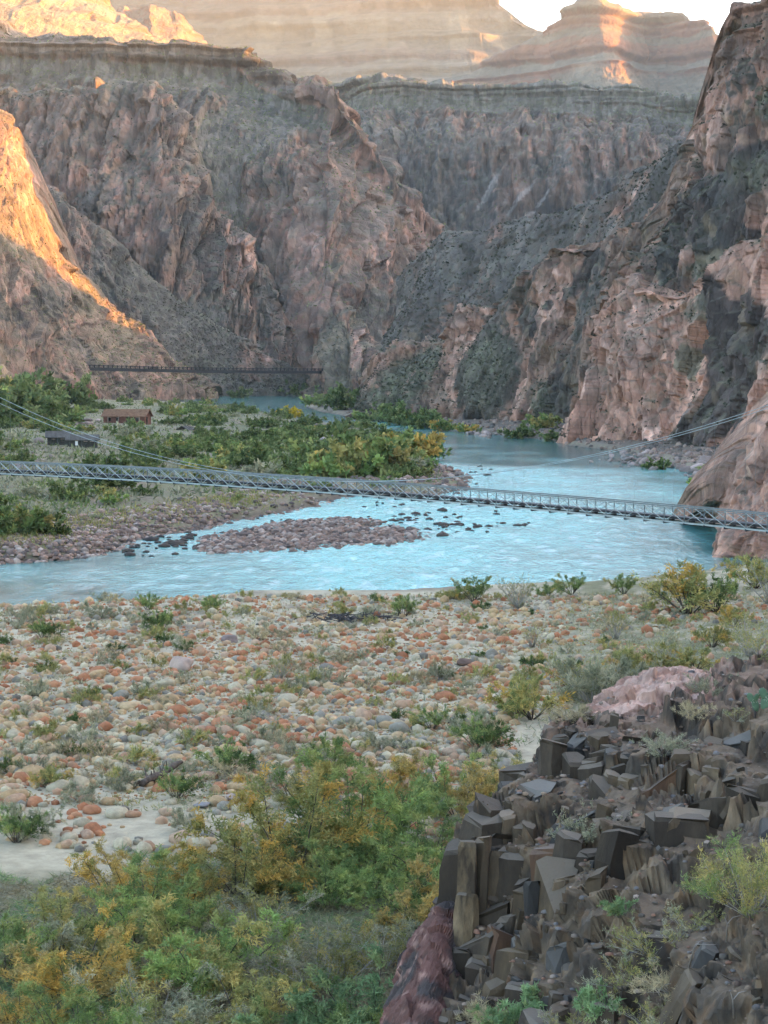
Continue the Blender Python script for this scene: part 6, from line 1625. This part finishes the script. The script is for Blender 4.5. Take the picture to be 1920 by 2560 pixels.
# bleached dead branches
DEADW = plain_mat('bleached_wood', (.24, .215, .19), .9, 0, .2, .2, 6)
for i, (pts, lab) in enumerate([([(1722, 2420), (1735, 2370), (1740, 2360), (1790, 2362)], 'bleached forked dead branch on the lower slope'), ([(1816, 2355), (1818, 2310), (1812, 2295)], 'short upright bleached stick below the green shrub'), ([(1660, 2515), (1645, 2480), (1632, 2470)], 'small bleached stick near the slanting slabs'), ([(1835, 2545), (1832, 2500), (1826, 2480)], 'thin pale stick on the slanting slabs')]):
    d_ = seat(*pts[0])[1] - .35
    w_ = [P(x, y, d_ - .1 * k) for k, (x, y) in enumerate(pts)]
    r_ = root('dead_branch', w_[0], lab, 'branch')
    MB().tube(w_, np.linspace(.016, .005, len(w_)), 5).build('stem', DEADW, r_, w_[0], smooth=True)
    e_ = w_[1]; MB().tube([e_, e_ + [.10, .05, .10], e_ + [.22, .05, .13]], [.010, .008, .004], 4).build('twig', DEADW, r_, w_[0])
# prickly pear at the right edge
def cactus():
    p_ = seat(1905, 1775); r = root('prickly_pear', p_, 'green prickly pear with flat pads at the right edge', 'cactus')
    cm = plain_mat('cactus_pad', (.085, .15, .085), .6, 0, .35, .2, 6); sm = plain_mat('cactus_spines', (.5, .45, .36), .8, 0, .2, .1, 6)
    g = np.random.default_rng(7)
    def pad(c, up, face, s):
        up = unit(np.array(up, float)); face = unit(np.array(face, float) - up * (np.array(face) @ up)); rt = np.cross(up, face)
        v = I2.copy(); t_ = v[:, 2]
        V = (v[:, :1] * rt * s * .62 * (1 + .18 * t_[:, None]) + v[:, 1:2] * face * s * .12 + v[:, 2:3] * up * s)
        o = obj('pad', make_mesh('pad', V, tris=T2), cm, r, loc=c + up * s * .9 - p_)
        m = MB()
        for k in range(10):
            a = v[g.integers(0, len(v))]; b = a[0] * rt * s * .55 + a[1] * face * s * .13 + a[2] * up * s * .9
            m.bar(b, b + unit(b) * .035 + face * a[1] * .02, .004, .004)
        m.build('spines', sm, o)
        return c + up * s * 1.75
    for (x, y, up, s, f) in [(-.10, 0, (-.35, -.1, 1), .14, (.4, -1, 0)), (.05, .02, (.1, 0, 1), .16, (-.3, -1, 0)), (.18, .05, (.5, .1, 1), .13, (.2, -1, 0))]:
        t = pad(p_ + [x, y, -.02], up, f, s); t2 = pad(t - [0, 0, .03], np.array(up) + [g.normal() * .4, 0, 0], np.array(f) + [g.normal() * .5, 0, 0], s * .9)
        if s > .135: pad(t - [0, 0, .03], np.array(up) + [.8, 0, -.1], f, s * .8)
cactus()
print('outcrop', round(time.time() - T0, 1))
# ------------------------------------------------------------------ ground cover nobody could count
def blades(name, pos, ln, wd, cols, seed, lie=.5, label=None):
    g = np.random.default_rng(seed); n = len(pos)
    d = unit(np.concatenate([g.normal(size=(n, 2)), np.abs(g.normal(size=(n, 1))) * (1.6 * (1 - lie)) + .15], 1))
    w = unit(np.cross(d, g.normal(size=(n, 3))))
    k = (.6 + .8 * g.random((n, 1)))
    A = pos - w * wd * k * .5; B = pos + w * wd * k * .5; C = pos + d * ln * k
    return obj(name, make_mesh(name, np.stack([A, B, C], 1).reshape(-1, 3), tris=np.arange(3 * n).reshape(-1, 3), cols=np.repeat(cols, 3, 0), smooth=False), LEAF, kind='stuff')
def pick(pal, n, g): p = np.array(PAL[pal]); return p[g.integers(0, len(p), n)] * (.7 + .6 * g.random((n, 1)))
g = np.random.default_rng(171)
# matted grass under the tamarisks
n = 52000; px = g.uniform(-80, 1350, n); py = g.uniform(2080, 2700, n)
ok = py > 2150 + 90 * fbm(np.stack([px / 130, py / 130, 0 * px], -1), 2) + 60 * (px < 300)
px, py = px[ok], py[ok]; q = ground_pt(px, py, 1.6); h = gzs(q[:, :2]); n = len(px)
t = sstep(-.1, .25, fbm(q / 2.5, 2))[:, None]
c = pick('dry', n, g) * .55 * (1 - t) + pick('blue', n, g) * .8 * t  # grass colour lowered to deepen the shadow gaps between bushes
blades('matted_grass', np.concatenate([q[:, :2], h[:, None]], 1), .34, .035, c, 172, .75)
# thin grass through the cobbles and the green right hand flat
n = 42000; px = g.uniform(-60, 1980, n); py = g.uniform(1485, 1900, n)
d = .10 + .30 * (py < 1560) + .9 * sstep(1280, 1560, px - .3 * (1700 - py))
ok = (g.random(n) < d)
px, py = px[ok], py[ok]; q = ground_pt(px, py, 1.0); h, k, s = g_height(q[:, :2]); ok = s[0] > .6
q, h = q[ok], h[ok]; n = len(q)
t = sstep(-.15, .2, fbm(q / 4, 2))[:, None]
c = pick('sage', n, g) * (1 - t) + pick('olive', n, g) * t
blades('bar_grass', np.concatenate([q[:, :2], h[:, None]], 1), .36, .05, c, 173, .3)
# sage clumps among the cobbles
n = 1500; px = g.uniform(-60, 1600, n); py = g.uniform(1500, 2080, n); q = ground_pt(px, py, .9); h, k, s = g_height(q[:, :2])
ok = (s[0] > 1) & (fbm(q / 5 + 2, 2) > -.12) & ~((px > 1250) & (py > 1800)); q, h = q[ok], h[ok]; n = len(q); m = 26
sz = np.repeat(g.uniform(.18, .5, n), m)[:, None]
pp = np.repeat(np.concatenate([q[:, :2], h[:, None]], 1), m, 0) + g.normal(size=(n * m, 3)) * sz * np.array([.55, .55, 0]); pp[:, 2] += np.abs(g.normal(size=n * m)) * sz[:, 0] * .25
t = np.repeat(g.random(n) < .55, m)[:, None]
blades('sage_clumps', pp, .22, .035, np.where(t, pick('sage', n * m, g), pick('olive', n * m, g) * .8), 175, .35)
# brush and grass over the far bank
n = 60000; px = g.uniform(-80, 1100, n); py = 1000 + 400 * g.random(n) ** 1.1
q = ground_pt(px, py, 2.5); h, k, s = g_height(q[:, :2]); ok = (k == 1) & (s[1] > 3) & (g.random(n) < np.where(py < 1190, .75, .5) * (.35 + .65 * sstep(-.15, .15, fbm(q / 12, 2))))
q, h, py = q[ok], h[ok], py[ok]; n = len(q)
t = sstep(-.1, .2, fbm(q / 9 + 4, 2))[:, None]
c = pick('sage', n, g) * (1 - t) * .75 + pick('mesq', n, g) * t
rush = (py > 1215) & (s[1][ok] < 13)
P0 = np.concatenate([q[:, :2], h[:, None]], 1)
blades('far_bank_brush', P0[~rush], .95, .36, c[~rush], 174, .35)
R0 = np.repeat(P0[rush], 5, 0); R0[:, :2] += g.normal(size=(len(R0), 2)) * 1.2; R0[:, 2] = gzs(R0[:, :2])
blades('shore_rushes', R0, .75, .12, pick('olive', len(R0), g) * .8, 176, .15)
# desert scrub dotted over the slopes
def slope_scrub():
    g = np.random.default_rng(181); P_, S_, C_ = [], [], []
    for nm, n, sz, pal in (('right_slope', 3800, .8, 'scrub'), ('right_spur', 2600, .7, 'scrub'), ('right_cliff_upper', 1600, .7, 'scrub'), ('right_cliff', 900, .6, 'scrub'), ('left_slope', 3200, 1.0, 'scrub'), ('gorge_wall_centre', 3600, 1.3, 'mesq'), ('plateau_wall', 2600, 1.7, 'mesq'), ('gorge_buttress', 2600, 1.2, 'scrub'), ('left_spur', 1500, .9, 'mesq'), ('bridge_buttress', 400, 1, 'scrub')):
        W, N, PX, PY, tal = SHEETS[nm]
        a = g.integers(3, W.shape[0] - 8, n * 3); b = g.integers(2, W.shape[1] - 2, n * 3)
        w = np.clip(.15 + .9 * tal[a, b] + 1.2 * (N[a, b, 2] - .35), 0, 1)
        k = np.where(g.random(n * 3) < w)[0][:n]
        P_.append(W[a[k], b[k]]); S_.append(sz * (.5 + .9 * g.random(len(k)))); C_.append(pick(pal, len(k), g))
    p = np.concatenate(P_); s = np.concatenate(S_); c = np.concatenate(C_); n = len(p)
    m = 5
    pp = np.repeat(p, m, 0) + g.normal(size=(n * m, 3)) * np.repeat(s, m)[:, None] * np.array([.35, .35, .2]) + np.array([0, 0, .25]) * np.repeat(s, m)[:, None]
    u = unit(g.normal(size=(n * m, 3))); v = unit(np.cross(u, g.normal(size=(n * m, 3)))); k = np.repeat(s, m)[:, None] * .42
    V = np.stack([pp - u * k - v * k * .5, pp + u * k - v * k * .6, pp + v * k], 1).reshape(-1, 3)
    obj('slope_scrub', make_mesh('slope_scrub', V, tris=np.arange(len(V)).reshape(-1, 3), cols=np.repeat(np.repeat(c, m, 0), 3, 0), smooth=False), LEAF, kind='stuff')
slope_scrub()
tri = sum(len(o.data.loop_triangles) if o.data.loop_triangles else sum(len(p.vertices) - 2 for p in o.data.polygons) for o in {o.data.name: o for o in scene.objects if o.type == 'MESH'}.values())
print('triangles', tri, 'cover', round(time.time() - T0, 1))
# ------------------------------------------------------------------ haze in the canyon
def haze():
    x0, x1, y0, y1, z0, z1 = -15000, 15000, -5500, 15500, -5, 1900
    V = [[x, y, z] for z in (z0, z1) for y in (y0, y1) for x in (x0, x1)]
    Q = [[0, 2, 3, 1], [4, 5, 7, 6], [0, 1, 5, 4], [2, 6, 7, 3], [0, 4, 6, 2], [1, 3, 7, 5]]
    m = bpy.data.materials.new('haze_air'); m.use_nodes = True
    nt = m.node_tree
    for n in list(nt.nodes):
        if n.type == 'BSDF_PRINCIPLED': nt.nodes.remove(n)
    pv = nt.nodes.new('ShaderNodeVolumePrincipled')
    pv.inputs['Color'].default_value = (.86, .93, .92, 1)
    pv.inputs['Density'].default_value = HAZE
    pv.inputs['Anisotropy'].default_value = .35
    nt.links.new(pv.outputs[0], nt.nodes['Material Output'].inputs['Volume'])
    m.cycles.homogeneous_volume = True if hasattr(m.cycles, 'homogeneous_volume') else None
    obj('haze', make_mesh('haze', V, quads=Q, smooth=False), m, kind='stuff')
HAZE = 2.9e-5
haze()
print('total', round(time.time() - T0, 1))
